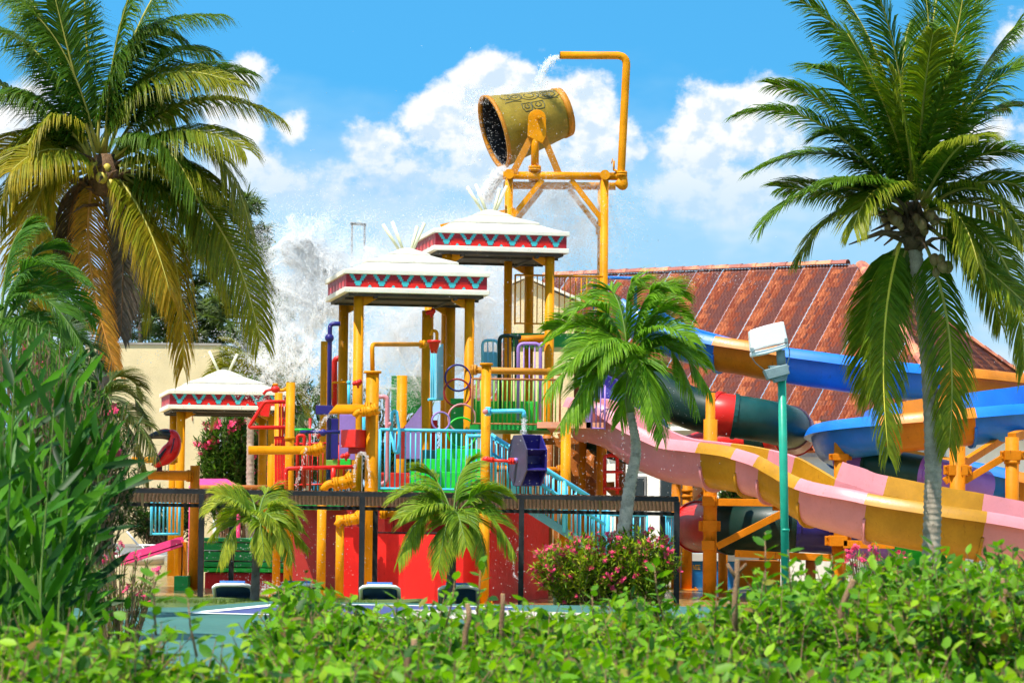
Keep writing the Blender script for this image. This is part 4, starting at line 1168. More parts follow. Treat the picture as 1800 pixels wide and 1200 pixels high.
pipe('bent_pipe','yellow pipe between the highest pavilion posts','pipe',[(905,597,70.2),(962,595,70.2)],7,'orange_steel')
pipe('standpipe','tall indigo standpipe with a ball joint at the left of the pavilion','pipe',[(598,569,65),(580,569,65),(577,868,65)],4,'indigo',.2,balls=[(579,594,65,2.0)])
pipe('spray_bar','indigo spray bar below the short yellow spout','pipe',[(528,759,63),(598,759,63)],3.2,'indigo',balls=[(568,760,63,2.0)])
pipe('spray_bar','green spray bar behind the indigo one','pipe',[(512,755,64.4),(548,755,64.4)],2.4,'green')
pipe('pink_pipe','pink bent pipe behind the light blue railing','pipe',[(664,697,62.6),(681,697,62.6),(680,846,62.6),(667,853,62.6)],4,'pink',.12)
pipe('red_handrail','red handrail across the front of the left posts','handrail',[(503,905,61.4),(503,823,61.4),(627,820,61.4)],3.6,'red',.06)
MB_=thing('red_stub','red drop pipe under the red handrail','pipe',P(586,852,61.4)); MB().tube([P(586,822,61.4),P(586,850,61.4)],4.5*S(61.4),12).build('pipe','red',MB_)
pipe('red_pipe','red hooped pipe left of the maroon wall','pipe',[(523,858,65.4),(523,765,65.4),(535,765,65.4),(535,858,65.4)],3.2,'red',.12)
pipe('red_pipe','slim red pipe rising behind the green spray bar','pipe',[(545,862,65.6),(545,735,65.6)],2.2,'red')
pipe('red_pipe','red ladder loop under the pink slide','pipe',[(1063,868,66.2),(1063,800,66.2),(1085,800,66.2),(1085,868,66.2)],3.3,'red',.1)
pipe('red_pipe','red rung pipe of the ladder loop','pipe',[(1060,829,66.1),(1095,829,66.1)],2.6,'red')
pipe('red_pipe','red bar at the foot of the ladder loop','pipe',[(1060,858,66.1),(1092,858,66.1)],2.6,'red')
pipe('yellow_pipe','small yellow hook pipe behind the indigo standpipe','pipe',[(583,700,66.8),(583,672,66.8),(612,672,66.8)],2,'yellow',.06)
pipe('yellow_pipe','yellow hook above the red funnel','pipe',[(757,590,66.9),(760,580,66.9),(768,583,66.9),(768,600,66.9)],3,'yellow',.1)
pipe('teal_pipe','short teal nozzle left of the red sprinkler','pipe',[(613,720,64.2),(613,674,64.2)],2.6,'skyblue',balls=[(613,672,64.2,1.5)])
pipe('teal_pipe','light blue pipes behind the short spout','pipe',[(640,790,65.5),(640,712,65.5)],3.4,'skyblue')
# zig-zag red chute frame
zz=thing('red_chute','red zigzag chute frame with a slatted panel at left','chute',P(492,860,63.2))
MB().tube(fillet([P(502,706,63.2),P(465,706,63.2),P(437,751,63.2),P(502,751,63.2)],.06),3.4*S(63),10).build('frame','red',zz)
for x in (492,497,502): MB().tube([P(x,706,63.3),P(x,770,63.3)],1.8*S(63),8).build('bar','red',zz)
for x in (485,490,495,500): mb=MB(); mb.beam(P(x,770,63.4),P(x,852,63.4),.055,.05,(0,1,0)); mb.build('slat','red',zz)
for y in (769,850): MB().tube([P(482,y,63.3),P(504,y,63.3)],2.6*S(63),8).build('rail','red',zz)
a=[P(451,706,63.6),P(476,704,63.6),P(472,732,63.6),P(458,730,63.6)]
mb=MB(); mb.prism(a,(0,.25,0)); mb.build('funnel','red',zz)
# red water gun
wg=thing('water_gun','red water gun with a bent barrel bracketed to a yellow post','water gun',P(487,690,62.5))
k=S(62.5)
MB().sphere(P(484,684,62.4),7*k,12,8,(1.2,1,.9)).build('body','red',wg)
MB().tube(fillet([P(484,684,62.4),P(468,686,62.4),P(463,693,62.4)],.05),[2.6*k]*0 or 2.4*k,8).build('barrel','red',wg)
MB().sphere(P(484,676,62.5),5.5*k,12,6,(1,1,.5)).build('knob','orange_steel',wg)
MB().tube(fillet([P(490,686,62.5),P(499,686,62.5),P(506,680,62.5)],.05),3*k,8).build('arm','yellow',wg)
# red sprinkler heads
for lab,(x,y,Y) in (('red sprinkler head on the central front pavilion post',(628,673,64.6)),('red nozzle on top of the inner yellow post',(757,549,67.2)),('red sprinkler above the green spray bar',(558,762,63.4)),('red twin sprinkler on the left red rail',(607,801,62.6))):
    k=S(Y); sp=thing('sprinkler',lab,'sprinkler',P(x,y+8,Y)); c=P(x,y,Y)
    MB().tube([c-Vector((6*k,0,0)),c+Vector((6*k,0,0))],[4*k,5*k],12).build('nozzle','red',sp)
    MB().sphere(c+Vector((4*k,-.02,2*k)),5*k,10,7).build('joint','red',sp)
    MB().sphere(c+Vector((-5*k,-.02,-1*k)),4*k,10,7).build('joint','red',sp)
    MB().tube([c+Vector((0,0,0)),c-Vector((-2*k,0,9*k))],2*k,8).build('stem','red',sp)
# large yellow valve bodies
def valve(lab,x,y,Y,s=1):
    k=S(Y)*s; v=thing('valve',lab,'valve',P(x,y+12*s,Y)); c=P(x,y,Y)
    MB().sphere(c,13*k,16,10,(1.15,1,.9)).build('body','yellow',v)
    flange(v,c+Vector((12*k,0,4*k)),(1,0,.4),14*k); flange(v,c+Vector((-13*k,0,-2*k)),(1,0,.2),12*k)
    MB().tube(fillet([c-Vector((12*k,0,2*k)),c-Vector((28*k,0,2*k)),c-Vector((36*k,0,14*k))],.2),7*k,12).build('pipe','yellow',v)
    MB().tube([c+Vector((2*k,0,8*k)),c+Vector((10*k,0,22*k))],[3*k,1*k],8).build('lever','yellow',v)
valve('big yellow valve on top of the left posts above the canopy',604,848,60.8,1.0)
valve('smaller yellow valve fitted low on the thick post',622,912,60.7,.85)
valve('yellow valve with a cross handle at the long spout',556,790,61.4,.7)
valve('yellow flange valve on the post by the short spout',650,722,60.6,.75)
# red dump box
rb=thing('dump_box','red angular dump box hung on the thick yellow post','box',P(625,796,60.9))
c=P(625,764,60.9); hx=.30
mb=MB(); zt=P(0,749,60.9).z; zbm=P(0,780,60.9).z
L0=P(599,764,61.1); R0=P(651,764,61.1); M_=P(625,764,60.6)
mb.prism([Vector((L0.x,L0.y,zbm)),Vector((M_.x,M_.y,zbm)),Vector((R0.x,R0.y,zbm)),Vector((M_.x+.2,M_.y+.9,zbm))],(0,0,zt-zbm)); mb.build('box','red',rb,bevel=.012)
mb=MB(); a=P(612,780,60.9); b=P(642,797,60.9); mb.box(((a.x+b.x)/2,61.1,(a.z+b.z)/2),(b.x-a.x,.3,a.z-b.z)); mb.build('spout','maroon',rb)
# blue lever toy
lv=thing('lever_toy','light blue zigzag lever toy at the railing','lever',P(695,797,62))
MB().tube(fillet([P(688,758,61.8),P(689,724,61.8),P(697,722,61.8),P(702,758,61.8),P(700,796,61.8),P(694,794,61.8),P(688,758,61.8)],.06),3*S(62),10).build('frame','skyblue',lv)
MB().sphere(P(686,745,61.8),4*S(62),10,7).build('knob','pink',lv)
# hanging chute panels and red funnel
ch=thing('hanging_chute','light blue ribbed chute panel hung from the inner yellow post','chute',P(765,702,66.4))
a=P(756,610,66.5); b=P(768,702,66.5); b2=P(776,606,67.1)
mb=MB(); mb.prism([P(756,612,66.6),P(767,612,66.3),P(767,702,66.3),P(756,702,66.6)],(0,.05,0)); mb.build('panel','skyblue_panel',ch)
mb=MB(); mb.prism([P(767.6,612,66.3),P(777,604,67.0),P(777,700,67.0),P(767.6,702,66.3)],(.03,.05,0)); mb.build('panel','skyblue_panel',ch)
for x in (758.5,762,765): MB().tube([P(x,612,66.42),P(x,702,66.42)],.012,6).build('rib','skyblue',ch)
MB().tube([P(753,702,66.3),P(778,701,66.6)],.03,8).build('bottom_rail','skyblue',ch)
fu=thing('funnel','red ribbed funnel under the central pavilion','funnel',P(764,622,66.0))
mb=MB(); c0=P(763,598,66.0); k=S(66)
mb.tube([c0,c0-Vector((0,0,.06)),c0-Vector((0,0,.065)),c0-Vector((0,0,.17)),c0-Vector((0,0,.175)),c0-Vector((0,0,.30))],[12*k,12*k,9.5*k,8.5*k,7.5*k,5.5*k],18); mb.build('cone','red',fu)
# hoops
for i,(lab,x,y,r,m) in enumerate((('dark blue hoop beside the central pavilion post',805,664,23,'indigo'),('mauve hoop below the dark blue one',804,690,24,'maroon'),('pink hoop at the lower deck',812,735,25,'pink'),('green hoop lowest of the hoops',812,760,26,'green'),('small violet hoop on the inner post',775,740,16,'purple'))):
    Y=66.8-i*.35; c=P(x,y,Y); o=MB().torus(c,(.25,-1,.05),r*S(Y),1.7*S(Y)).build('hoop',m,None,c); tag(o,lab,'hoop')
# blue tap, valve and paddle wheel
tp=thing('blue_tap','light blue tap pipe pouring onto the paddle wheel','tap',P(858,724,61.2))
MB().tube(fillet([P(856,723,61.2),P(921,722,61.2),P(921,733,61.2)],.08),4*S(61.2),12).build('pipe','skyblue',tp); flange(tp,P(858,723,61.2),X_,.10,'skyblue',.04,6)
MB().sphere(P(853,723,61.1),5*S(61),10,7).build('knob','pink',tp)
axl=pipe('wheel_axle','red axle with handwheel holding the paddle wheel','axle',[(854,808,61.1),(915,811,61.1)],2.6,'red',flanges=[(900,810,61.1,X_,2.2),(862,808,61.1,X_,1.8)],balls=[(854,808,61.1,2.6)])
pw=thing('paddle_wheel','dark indigo octagonal paddle wheel on a red axle','paddle wheel',P(928,858,61.2))
c=P(927,809,61.2); ax_=Vector((-.93,-.36,0)).normalized(); u_=Vector((0,0,1)); v_=ax_.cross(u_); R_=48*S(61.2); hw=.24
def oc(k,r,off): an=math.pi/8+k*math.pi/4; return c+ax_*off+(u_*math.cos(an)+v_*math.sin(an))*r
for s in (1,-1):
    mb=MB(); mb.prism([oc(k,R_,s*hw) for k in range(8)],ax_*(s*-.03)); mb.build('side_plate','wheel_grey' if s>0 else 'indigo',pw)
MB().prism([oc(k,R_*.45,-hw+.04) for k in range(8)],ax_*(2*hw-.08)).build('drum','indigo',pw)
for k in range(8):
    a0=oc(k,R_*.40,-hw+.03); a1=oc(k,R_*1.0,-hw+.03)
    mb=MB(); tng=(oc(k+1,R_,0)-oc(k-1,R_,0)).normalized()*.025
    mb.prism([a0,a1,a1+tng,a0+tng],ax_*(2*hw-.06)); mb.build('paddle','indigo',pw)
MB().sphere(c+ax_*(hw+.03),.06,10,7).build('hub','purple',pw)
# indigo slide stub behind the upper deck palm, indigo tray
def_tray=pxbox('indigo_tray','dark indigo tray behind the short yellow spout','tray',555,584,712,728,64,.5,'indigo')
pxbox('play_screen','indigo panel left of the front pavilion post','panel',574,594,735,806,65.4,.06,'indigo')
pxbox('play_screen','lavender panel between the front pavilion posts','panel',597,624,728,808,65.8,.06,'purple')
pxbox('green_box','small green and olive box on the red rail','box',598,616,806,818,62.8,.2,'green')
pxbox('green_box','olive box at the foot of the indigo panel','box',573,592,808,822,64.4,.2,'lime_rail')
pipe('red_pipe','upright red pipe in the spray behind the standpipe','pipe',[(588,720,71),(588,632,71),(600,628,71)],5,'red')
# ------------------------------------------------------------------ left play area
gt=thing('green_tub','ribbed green tub on a red base at left','tub',P(430,1036,71))
for y0,y1,dy,mt in ((945,953,-.05,'green_mid'),(953,968,0,'green_mid'),(968.5,986,.02,'green_mid'),(986.5,997,0,'green_mid'),(997,1006,-.12,'green')):
    a=P(349,y0,71); b=P(505,y1,71); MB().box(((a.x+b.x)/2,71.8+dy,(a.z+b.z)/2),(b.x-a.x,1.6,a.z-b.z-.004)).build('rib',mt,gt,bevel=.012)
a=P(360,1006,71); b=P(503,1040,71); MB().box(((a.x+b.x)/2,71.75,(a.z+Z0)/2),(b.x-a.x,1.4,a.z-Z0)).build('base','red_wall',gt)
for x0,x1,lab in ((494,508,'red sloping chute beside the green tub'),):
    a=[P(497,945,69),P(505,945,69),P(532,1032,69),P(504,1032,69)]
    mb=MB(); mb.prism(a,(0,.6,0)); o=mb.build('red_chute','red_wall',None,(a[3].x,69,a[3].z)); tag(o,lab,'chute')
pxbox('green_crate','small green pump box at the foot of the left pavilion posts','box',306,330,1012,1042,69,.5,'green_mid')
# small hot pink slide
ps=thing('small_slide','small hot pink slide beside the left pavilion','slide',P(215,990,74))
A_=P(320,956,74); B_=P(212,990,74); d=(B_-A_); n_=Vector((0,1,0)); upv=n_.cross(d).normalized(); upv=upv if upv.z>0 else -upv
mb=MB(); mb.prism([A_,B_,B_+upv*.03,A_+upv*.03],n_*.6); mb.build('bed','pink_hot',ps)
for s in (0,.6):
    mb=MB(); mb.prism([A_+n_*s-upv*.05,B_+n_*s-upv*.05,B_+n_*s+upv*.20,A_+n_*s+upv*.20],n_*.04); mb.build('side_wall','pink_hot',ps)
for x in (318,326):
    a=P(x,952,74.4); MB().box((a.x,74.4,(a.z+Z0)/2),(.08,.4,a.z-Z0)).build('leg','orange_steel',ps)
# pink roof, brown beam, white disc
a=[P(330,856,88),P(425,856,88),P(400,842,88.8),P(345,841,88.8)]
mb=MB(); top=[P(352,841,89.4),P(398,841,89.4),P(398,841,90.6),P(352,841,90.6)]; bot=[P(330,856,88),P(426,857,88),P(424,857,92),P(332,856,92)]
mb.add(bot+top,[(0,1,5,4),(1,2,6,5),(2,3,7,6),(3,0,4,7),(4,5,6,7),(3,2,1,0)])
for x in (336,420):
    for Y in (88.3,91.5):
        q=P(x,856,Y); mb.cyl((q.x,Y,Z0),(q.x,Y,q.z+.05),.06,8)
o=mb.build('pink_canopy','pink_hot',None,(P(380,850,90).x,90,Z0)); tag(o,'hot pink canopy roof behind the left pavilion','canopy')
pipe('beam_pipe','ochre beam linking the low pavilion posts','beam',[(335,857,79),(470,857,79)],5,'brown_steel')
q=P(240,1000,98); mb=MB(); mb.cyl((q.x,98,Z0+.02),(q.x,98,Z0+.30),.95,32); o=mb.build('stepping_disc','concrete_pale',None,(q.x,98,Z0)); tag(o,'round pale stepping disc in the shallow water at left','disc')
# red bird (toucan sculpture)
tb=thing('bird_sculpture','glossy red bird sculpture with a big black beak on a yellow spout','sculpture',P(292,826,69.3))
k=S(69.3); Yt=69.3
def tp_(x,y,dy=0): return P(x,y,Yt+dy)
sp_=catmull([(*tp_(297,764),8*k),(*tp_(303,764),9.6*k),(*tp_(307,772),10.6*k),(*tp_(305,784),13.5*k),(*tp_(298,795),16*k),(*tp_(289,804),14*k),(*tp_(280,811),10*k),(*tp_(271,819),5*k)],5)
MB().tube([Vector(p[:3]) for p in sp_],[p[3] for p in sp_],18).build('body','toucan_red',tb)
bp_=catmull([(*tp_(300,765),8.5*k),(*tp_(290,763),8.2*k),(*tp_(276,764),6.4*k),(*tp_(264,767.5),4.0*k),(*tp_(256,772),1.0*k)],5)
bkk=MB(); bkk.tube([Vector(p[:3]) for p in bp_],[p[3]*1.12 for p in bp_],14); bk_o=bkk.build('beak','toucan_black',tb)
rd=MB(); rd.tube([Vector(p[:3])+Vector((0,-.01,p[3]*1.02)) for p in bp_[:11]],[p[3]*.20 for p in bp_[:11]],8); rd.build('beak_ridge','toucan_red',bk_o)
MB().sphere(tp_(304,763,-.10),2.6*k,10,7,(1,.6,1)).build('eye','white_gloss',tb)
wg_=MB()
for i in range(7):
    a=tp_(296-i*1.2,782+i*3.0,-.22+.008*i); b=tp_(266+i*2.2,817-i*2.2,-.16)
    wg_.tube([a,a.lerp(b,.5)-Vector((0,.03,0)),b],[2.6*k,3.0*k,.8*k],8,flat=.5)
wob=wg_.build('wing','toucan_red',tb)
wf=MB()
for i in range(4):
    a=tp_(292-i*3,788+i*4.5,-.27); b=tp_(267+i*2.8,818-i*1.5,-.20); wf.tube([a,a.lerp(b,.5)-Vector((0,.03,0)),b],[1.6*k,2.6*k,1.0*k],6)
wf.build('dark_feathers','toucan_black',wob)
tl_=MB()
for i in range(4): tl_.tube([tp_(280+i*1.5,806,.02*i),tp_(276+i*2.6,828,.02*i)],[3*k,2.6*k],8,flat=.5)
tl_.build('tail','toucan_purple',tb)
for x in (290,296): MB().tube([tp_(x+1,810),tp_(x,828)],1.0*k,8).build('leg','pole_cream',tb)
stripe=catmull([tuple(tp_(306,770,-.15)),tuple(tp_(304,782,-.19)),tuple(tp_(300,796,-.235))],5); MB().tube([Vector(p) for p in stripe],1.3*k,6).build('stripe','toucan_purple',tb)
# ------------------------------------------------------------------ sun loungers
def lounger(label, px, Y, rot=0.0, mat='lounger_blue', top='lounger_bright', group='loungers seen from behind under the canopy', back=32):
    x=P(px,1040,Y).x; root=thing('sun_lounger',label,'sun lounger',(x,Y,Z0),group)
    R=Matrix.Rotation(rot,3,'Z'); o=Vector((x,Y,Z0))
    def T(v): return o+R@Vector(v)
    bl=math.radians(back); L_=.72
    def bp(u,s): return T((u, .0+(1-s)*L_*math.cos(bl), .32+s*L_*math.sin(bl)))   # backrest: s=1 is the top, leaning to the camera
    w=.33
    path=[bp(-w,0),bp(-w,.86),bp(-w+.05,.96),bp(-w+.14,1),bp(w-.14,1),bp(w-.05,.96),bp(w,.86),bp(w,0)]
    bf=MB(); bf.tube(path,.035,10); bo=bf.build('backrest_frame','lounger_white',root)
    n_=(bp(0,1)-bp(0,0)).cross(Vector((1,0,0))).normalized()
    mb=MB(); mb.prism([bp(-w+.03,.02),bp(w-.03,.02),bp(w-.03,.93),bp(-w+.03,.93)],n_*.02); mb.build('backrest_fabric',mat,root)
    mb=MB(); mb.prism([bp(-w+.11,.86),bp(w-.11,.86),bp(w-.11,1.03),bp(-w+.11,1.03)],n_*.07); mb.build('headrest_sleeve',top,root)
    base_y=L_*math.cos(bl)
    mb=MB(); mb.box(T((0,base_y+.66,.32)),(.60,1.3,.03),R); mb.build('seat_fabric',mat,root)
    for s in (-1,1):
        MB().tube([T((s*w,-.05+base_y,.32)),T((s*w,base_y+1.32,.32))],.03,8).build('side_rail','lounger_white',root)
        for yy in (.12,1.05):
            MB().tube([T((s*w,base_y+yy,.32)),T((s*w,base_y+yy+.14,.16)),T((s*w,base_y+yy+.05,.0))],.025,8).build('leg','lounger_white',root)
    return root
lounger('white framed blue lounger left of the first young palm',408,49.5)
lounger('blue lounger half hidden beside the left yellow posts',525,49.8)
lounger('white framed blue lounger in front of the thick yellow post',667,49.5)
lounger('dark blue lounger behind the trunk of the middle young palm',806,49.6)
lounger('blue lounger hidden in the pink oleander',1010,49.7)
lounger('far blue lounger on the terrace nearest the small pink slide',222,121,math.radians(-80),'lounger_bright','lounger_bright','far loungers on the terrace',50)
lounger('far blue lounger seen through the oleander leaves',130,123,math.radians(-85),'lounger_bright','lounger_bright','far loungers on the terrace',50)
lounger('far blue lounger above the green tub',432,126,math.radians(-85),'lounger_bright','lounger_bright','far loungers on the terrace',50)
lounger('far blue lounger at the left end of the terrace',20,122,math.radians(-80),'lounger_bright','lounger_bright','far loungers on the terrace',50)
# ------------------------------------------------------------------ shade canopy of expanded metal
cn=thing('shade_canopy','black steel shade canopy with a brown expanded metal roof','canopy',(P(700,870,52).x,52.5,Z0))
f0=P(180,861,50); f1=P(1191,877.5,50); r0=P(180,885,55); r1=P(1191,903,55)
def cp(u,v): return (f0.lerp(f1,u)).lerp(r0.lerp(r1,u),v)
def ux(px,Y=50): return (P(px,870,Y).x-f0.x)/(f1.x-f0.x)
MB().beam(f0,f1,.08,.075).build('front_beam','black_steel',cn)
MB().beam(cp(ux(250,50)*0,1),cp(1,1),.08,.07).build('rear_beam','black_steel',cn)
for px in (355,637,917,1190):
    a=cp(min(1,ux(px)),0); MB().box((a.x,a.y,(a.z+Z0)/2-.03),(.095,.095,a.z-Z0-.02)).build('post','black_steel',cn)
for px in (408,660,1165):
    x=P(px,900,55).x; u=(x-r0.x)/(r1.x-r0.x); a=cp(u,1); MB().box((a.x,55,(a.z+Z0)/2-.03),(.095,.095,a.z-Z0-.02)).build('post','black_steel',cn)
for u in (0,ux(250),ux(355),ux(495),ux(637),ux(775),ux(917),ux(1055),1):
    MB().beam(cp(u,.008)-Vector((0,0,.0)),cp(u,.992),.05,.06).build('rafter','black_steel',cn)
mb=MB(); W_=(f1-f0).length; D_=(r0-f0).length; st_=.135
def strand(c0,sgn):
    # lines u*W + sgn*v*D*1.0 = c0
    pts=[]
    for v in (0,1):
        uW=c0-sgn*v*D_*.55
        pts.append((uW,v))
    (a,va),(b,vb)=pts
    def lim(uW,v,o,ov):
        if uW<0: t=(0-o)/(uW-o) if uW!=o else 0; return 0,ov+(v-ov)*t
        if uW>W_: t=(W_-o)/(uW-o) if uW!=o else 0; return W_,ov+(v-ov)*t
        return uW,v
    if max(a,b)<0 or min(a,b)>W_: return
    a2=lim(a,va,b,vb); b2=lim(b,vb,a,va)
    A1=cp(a2[0]/W_,a2[1])+Vector((0,0,.045)); B1=cp(b2[0]/W_,b2[1])+Vector((0,0,.045))
    if (A1-B1).length<.05: return
    d=(B1-A1).normalized(); n=Vector((-d.y,d.x,0)).normalized()*.020; t=Vector((0,0,.012+.001*sgn))
    mb.add([A1-n,B1-n,B1+n,A1+n,A1-n+t,B1-n+t,B1+n+t,A1+n+t],[(0,1,2,3),(7,6,5,4),(0,4,5,1),(2,6,7,3)])
c0=-D_
while c0<W_+D_:
    strand(c0,1); strand(c0,-1); c0+=st_
o=mb.build('expanded_metal','brown_mesh',cn); o['kind']='stuff'
# ------------------------------------------------------------------ floodlight post
Yl=42
lp=thing('floodlight_post','green lamp post with a white floodlight turned upwards','lamp post',(P(1381,1090,Yl).x,Yl,0))
a=P(1374,640,Yl); b=P(1382,1090,Yl); k=S(Yl)
MB().cyl((b.x,Yl,0),a,7.4*k,16).build('pole','lamp_green',lp)
q=P(1380,931,Yl); MB().cyl(q-Vector((0,0,.02)),q+Vector((0,0,.02)),8*k,16).build('collar','lamp_green',lp)
tilt=Matrix.Rotation(math.radians(13),3,'Y').inverted()
def fl(x,y,dy=0): return P(x,y,Yl+dy)
mb=MB(); mb.cyl(fl(1374,645),fl(1372,615),8*k,12); mb.build('neck','grey_cast',lp)
mb=MB(); mb.prism([fl(1352,650-8,-.12),fl(1388,642,-.12),fl(1383,668,-.12),fl(1362,672,-.12)],(0,.24,0)); mb.build('ballast_foot','grey_cast',lp,bevel=.01)
mb=MB(); mb.prism([fl(1343,650,-.16),fl(1384,639,-.16),fl(1389,657,-.16),fl(1351,667,-.16)],(0,.32,0)); mb.build('ballast_box','grey_cast',lp,bevel=.015)
# lamp head: rounded box with hood lip, slightly curved front
hv=[]; 
def head(y0,y1,x0a,x1a,x0b,x1b,bul): 
    top=[]; bot=[]
    for i in range(9):
        t=i/8; c=4*t*(1-t)*bul
        top.append(fl(x0a+(x1a-x0a)*t, y0[0]+(y0[1]-y0[0])*t-c)); bot.append(fl(x0b+(x1b-x0b)*t, y1[0]+(y1[1]-y1[0])*t-c))
    return top,bot
tp1,bt1=head((582,566),(618,602),1316,1376,1319,1384,1.5)
mb=MB(); prof=[Vector(p) for p in tp1]+[Vector(p) for p in reversed(bt1)]
mb.prism([p+Vector((0,-.16,0)) for p in prof],(0,.30,0)); mb.build('lamp_head','white_gloss',lp,bevel=.02)
tp2,bt2=head((619,603),(627,611),1319,1383,1320,1382,-2.2)
mb=MB(); prof=[Vector(p) for p in tp2]+[Vector(p) for p in reversed(bt2)]
mb.prism([p+Vector((0,-.19,0)) for p in prof],(0,.35,0)); mb.build('lens_lid','white_gloss',lp,bevel=.015)
MB().tube([fl(1320,618.5,-.2),fl(1384,601,-.2)],.006,6).build('seam','grey_cast',lp)
for x,y in ((1322,615),(1382,598)): MB().box(fl(x,y,-.21),(.05,.05,.06)).build('latch','grey_cast',lp)
MB().tube(fillet([fl(1384,600,-.1),fl(1389,622,-.1),fl(1383,642,-.1)],.1),.010,6).build('cable','grey_cast',lp)
MB().tube(fillet([fl(1322,628,-.1),fl(1328,638,-.1),fl(1346,652,-.1)],.1),.007,6).build('cable','grey_cast',lp)
# ------------------------------------------------------------------ water slides
def flume_profile(w, D, t=.03, lip=.15):
    """closed section, u across / v up; rim level is v = 0"""
    n = 14; out = []; inn = []
    for i in range(n+1):
        an = math.pi*i/n
        cx = math.copysign(abs(math.cos(an))**.8, math.cos(an)); sy = math.sin(an)**.8
        out.append((-(w/2)*cx, -D*sy)); inn.append((-(w/2-t)*cx, -(D-t)*sy))
    pr = [(-w/2-.03, .02), (-w/2-lip*.55, -.02), (-w/2-lip, -.15), (-w/2-lip-.03, -.22), (-w/2-.004, -.22)] + out[2:-2] + [(w/2+.004, -.22), (w/2+lip+.03, -.22), (w/2+lip, -.15), (w/2+lip*.55, -.02), (w/2+.03, .02), (w/2-t, 0.0)] + inn[-2:0:-1] + [(-w/2+t, 0)]
    return pr
def frames(pts, n):
    A_ = catmull([tuple(P(*p[:3])) + tuple(p[3:]) for p in pts], n)
    fr = []
    for i in range(len(A_)):
        a = Vector(A_[max(0,i-1)][:3]); b = Vector(A_[min(len(A_)-1,i+1)][:3])
        T = (b-a).normalized(); N_ = Vector((-T.y, T.x, 0)).normalized(); U = T.cross(N_).normalized()
        if U.z < 0: U = -U
        fr.append((Vector(A_[i][:3]), T, N_, U, A_[i][3:]))
    return fr
def sweep(fr, prof, close=True, capends=True):
    mb = MB(); m = len(prof); vs = []; fs = []
    for c, T, N_, U, e in fr:
        for u, v in prof: vs.append(c + N_*u + U*v)
    for i in range(len(fr)-1):
        for j in range(m if close else m-1):
            k = (j+1) % m; fs.append((i*m+j, (i+1)*m+j, (i+1)*m+k, i*m+k))
    mb.add(vs, fs, True)
    return mb
def smooth_by_angle(o, ang=.7):
    me = o.data; bm = bmesh.new(); bm.from_mesh(me); bmesh.ops.recalc_face_normals(bm, faces=bm.faces)
    for e in bm.edges:
        if len(e.link_faces) == 2 and e.calc_face_angle(0) > ang: e.smooth = False
    bm.to_mesh(me); bm.free()
def flume(label, pts, w, D, secs, n=8, group='water slides', ext=None):
    fr = frames(pts, n); root = thing('water_slide', label, 'slide', Vector((fr[-1][0].x, fr[-1][0].y, fr[-1][0].z-D)), group)
    prof = flume_profile(w, D); N_ = len(fr)-1
    outp = [(u*1.02, v*1.03-.005) for u, v in prof[:20]]
    for (a, b, m) in secs:
        i0, i1 = round(a*N_), round(b*N_)
        seg = fr[i0:i1+1]
        so = sweep(seg, prof).build('flume_section', m, root); smooth_by_angle(so)
        # bolted joint flange at the end of the section
        c, T, Nn, U, e = seg[-1]
        fl_ = []
        for k, s in enumerate((-.03, .03)): fl_.append((c + T*s, T, Nn, U, e))
        fo = [(u*1.0, v) for u, v in prof[5:16]] ; fo2 = [(u*1.07, v*1.07-.01) for u, v in reversed(prof[5:16])]
        mbf = sweep(fl_, fo+fo2); mm = len(fo)*2
        mbf.f += [list(range(mm))[::-1], list(range(mm, 2*mm))]; mbf.sm += [False]*2; mbf.mi += [0]*2; mbf.fc += [None]*2
        for q in range(1, 10, 1):
            u, v = prof[5+q]; p_ = c + Nn*u*1.045 + U*(v*1.05)
            mbf.cyl(p_ - T*.05, p_ + T*.05, .012, 6)
        mbf.build('joint_flange', m, so)
        if ext is not None:
            for (ea, eb, hgt) in ext:
                j0, j1 = max(i0, round(ea*N_)), min(i1, round(eb*N_))
                if j1 > j0:
                    s2 = fr[j0:j1+1]
                    sg = 1 if s2[0][2].y > 0 else -1
                    pr = [(sg*(w/2-.03), -.02), (sg*(w/2+.0), -.02), (sg*(w/2+.10), hgt), (sg*(w/2+.07), hgt)]
                    sw = sweep(s2, pr)
                    sw.f += [[0,1,2,3], [len(sw.v)-1-q for q in range(4)]]; sw.sm += [False]*2; sw.mi += [0]*2; sw.fc += [None]*2
                    eo = sw.build('splash_wall', m, so); smooth_by_angle(eo)
    return root
def tube_slide(label, pts, r, secs, n=8, group='water slides'):
    fr = frames(pts, n); root = thing('tube_slide', label, 'slide', Vector((fr[-1][0].x, fr[-1][0].y, fr[-1][0].z-r)), group)
    N_ = len(fr)-1; pr = [(math.cos(2*math.pi*k/24)*r, math.sin(2*math.pi*k/24)*r) for k in range(24)]; pi_ = [(u*.95, v*.95) for u, v in reversed(pr)]
    for (a, b, m) in secs:
        i0, i1 = round(a*N_), round(b*N_); seg = fr[i0:i1+1]
        mb = sweep(seg, pr); m2 = sweep(seg, pi_)
        mb.add(m2.v, m2.f, True)
        so = mb.build('tube_section', m, root)
        c, T, Nn, U, e = seg[0]
        rg = MB(); 
        vs = []; fs = []
        for s, k in ((-.05,1.0),(-.05,1.07),(.05,1.07),(.05,1.0)):
            for u, v in pr: vs.append(c + T*s + Nn*u*k + U*v*k)
        for q in range(4):
            for j in range(24): fs.append((q*24+j, q*24+(j+1)%24, ((q+1)%4)*24+(j+1)%24, ((q+1)%4)*24+j))
        rg.add(vs, fs, False); rg.build('joint_ring', m, so)
    return root
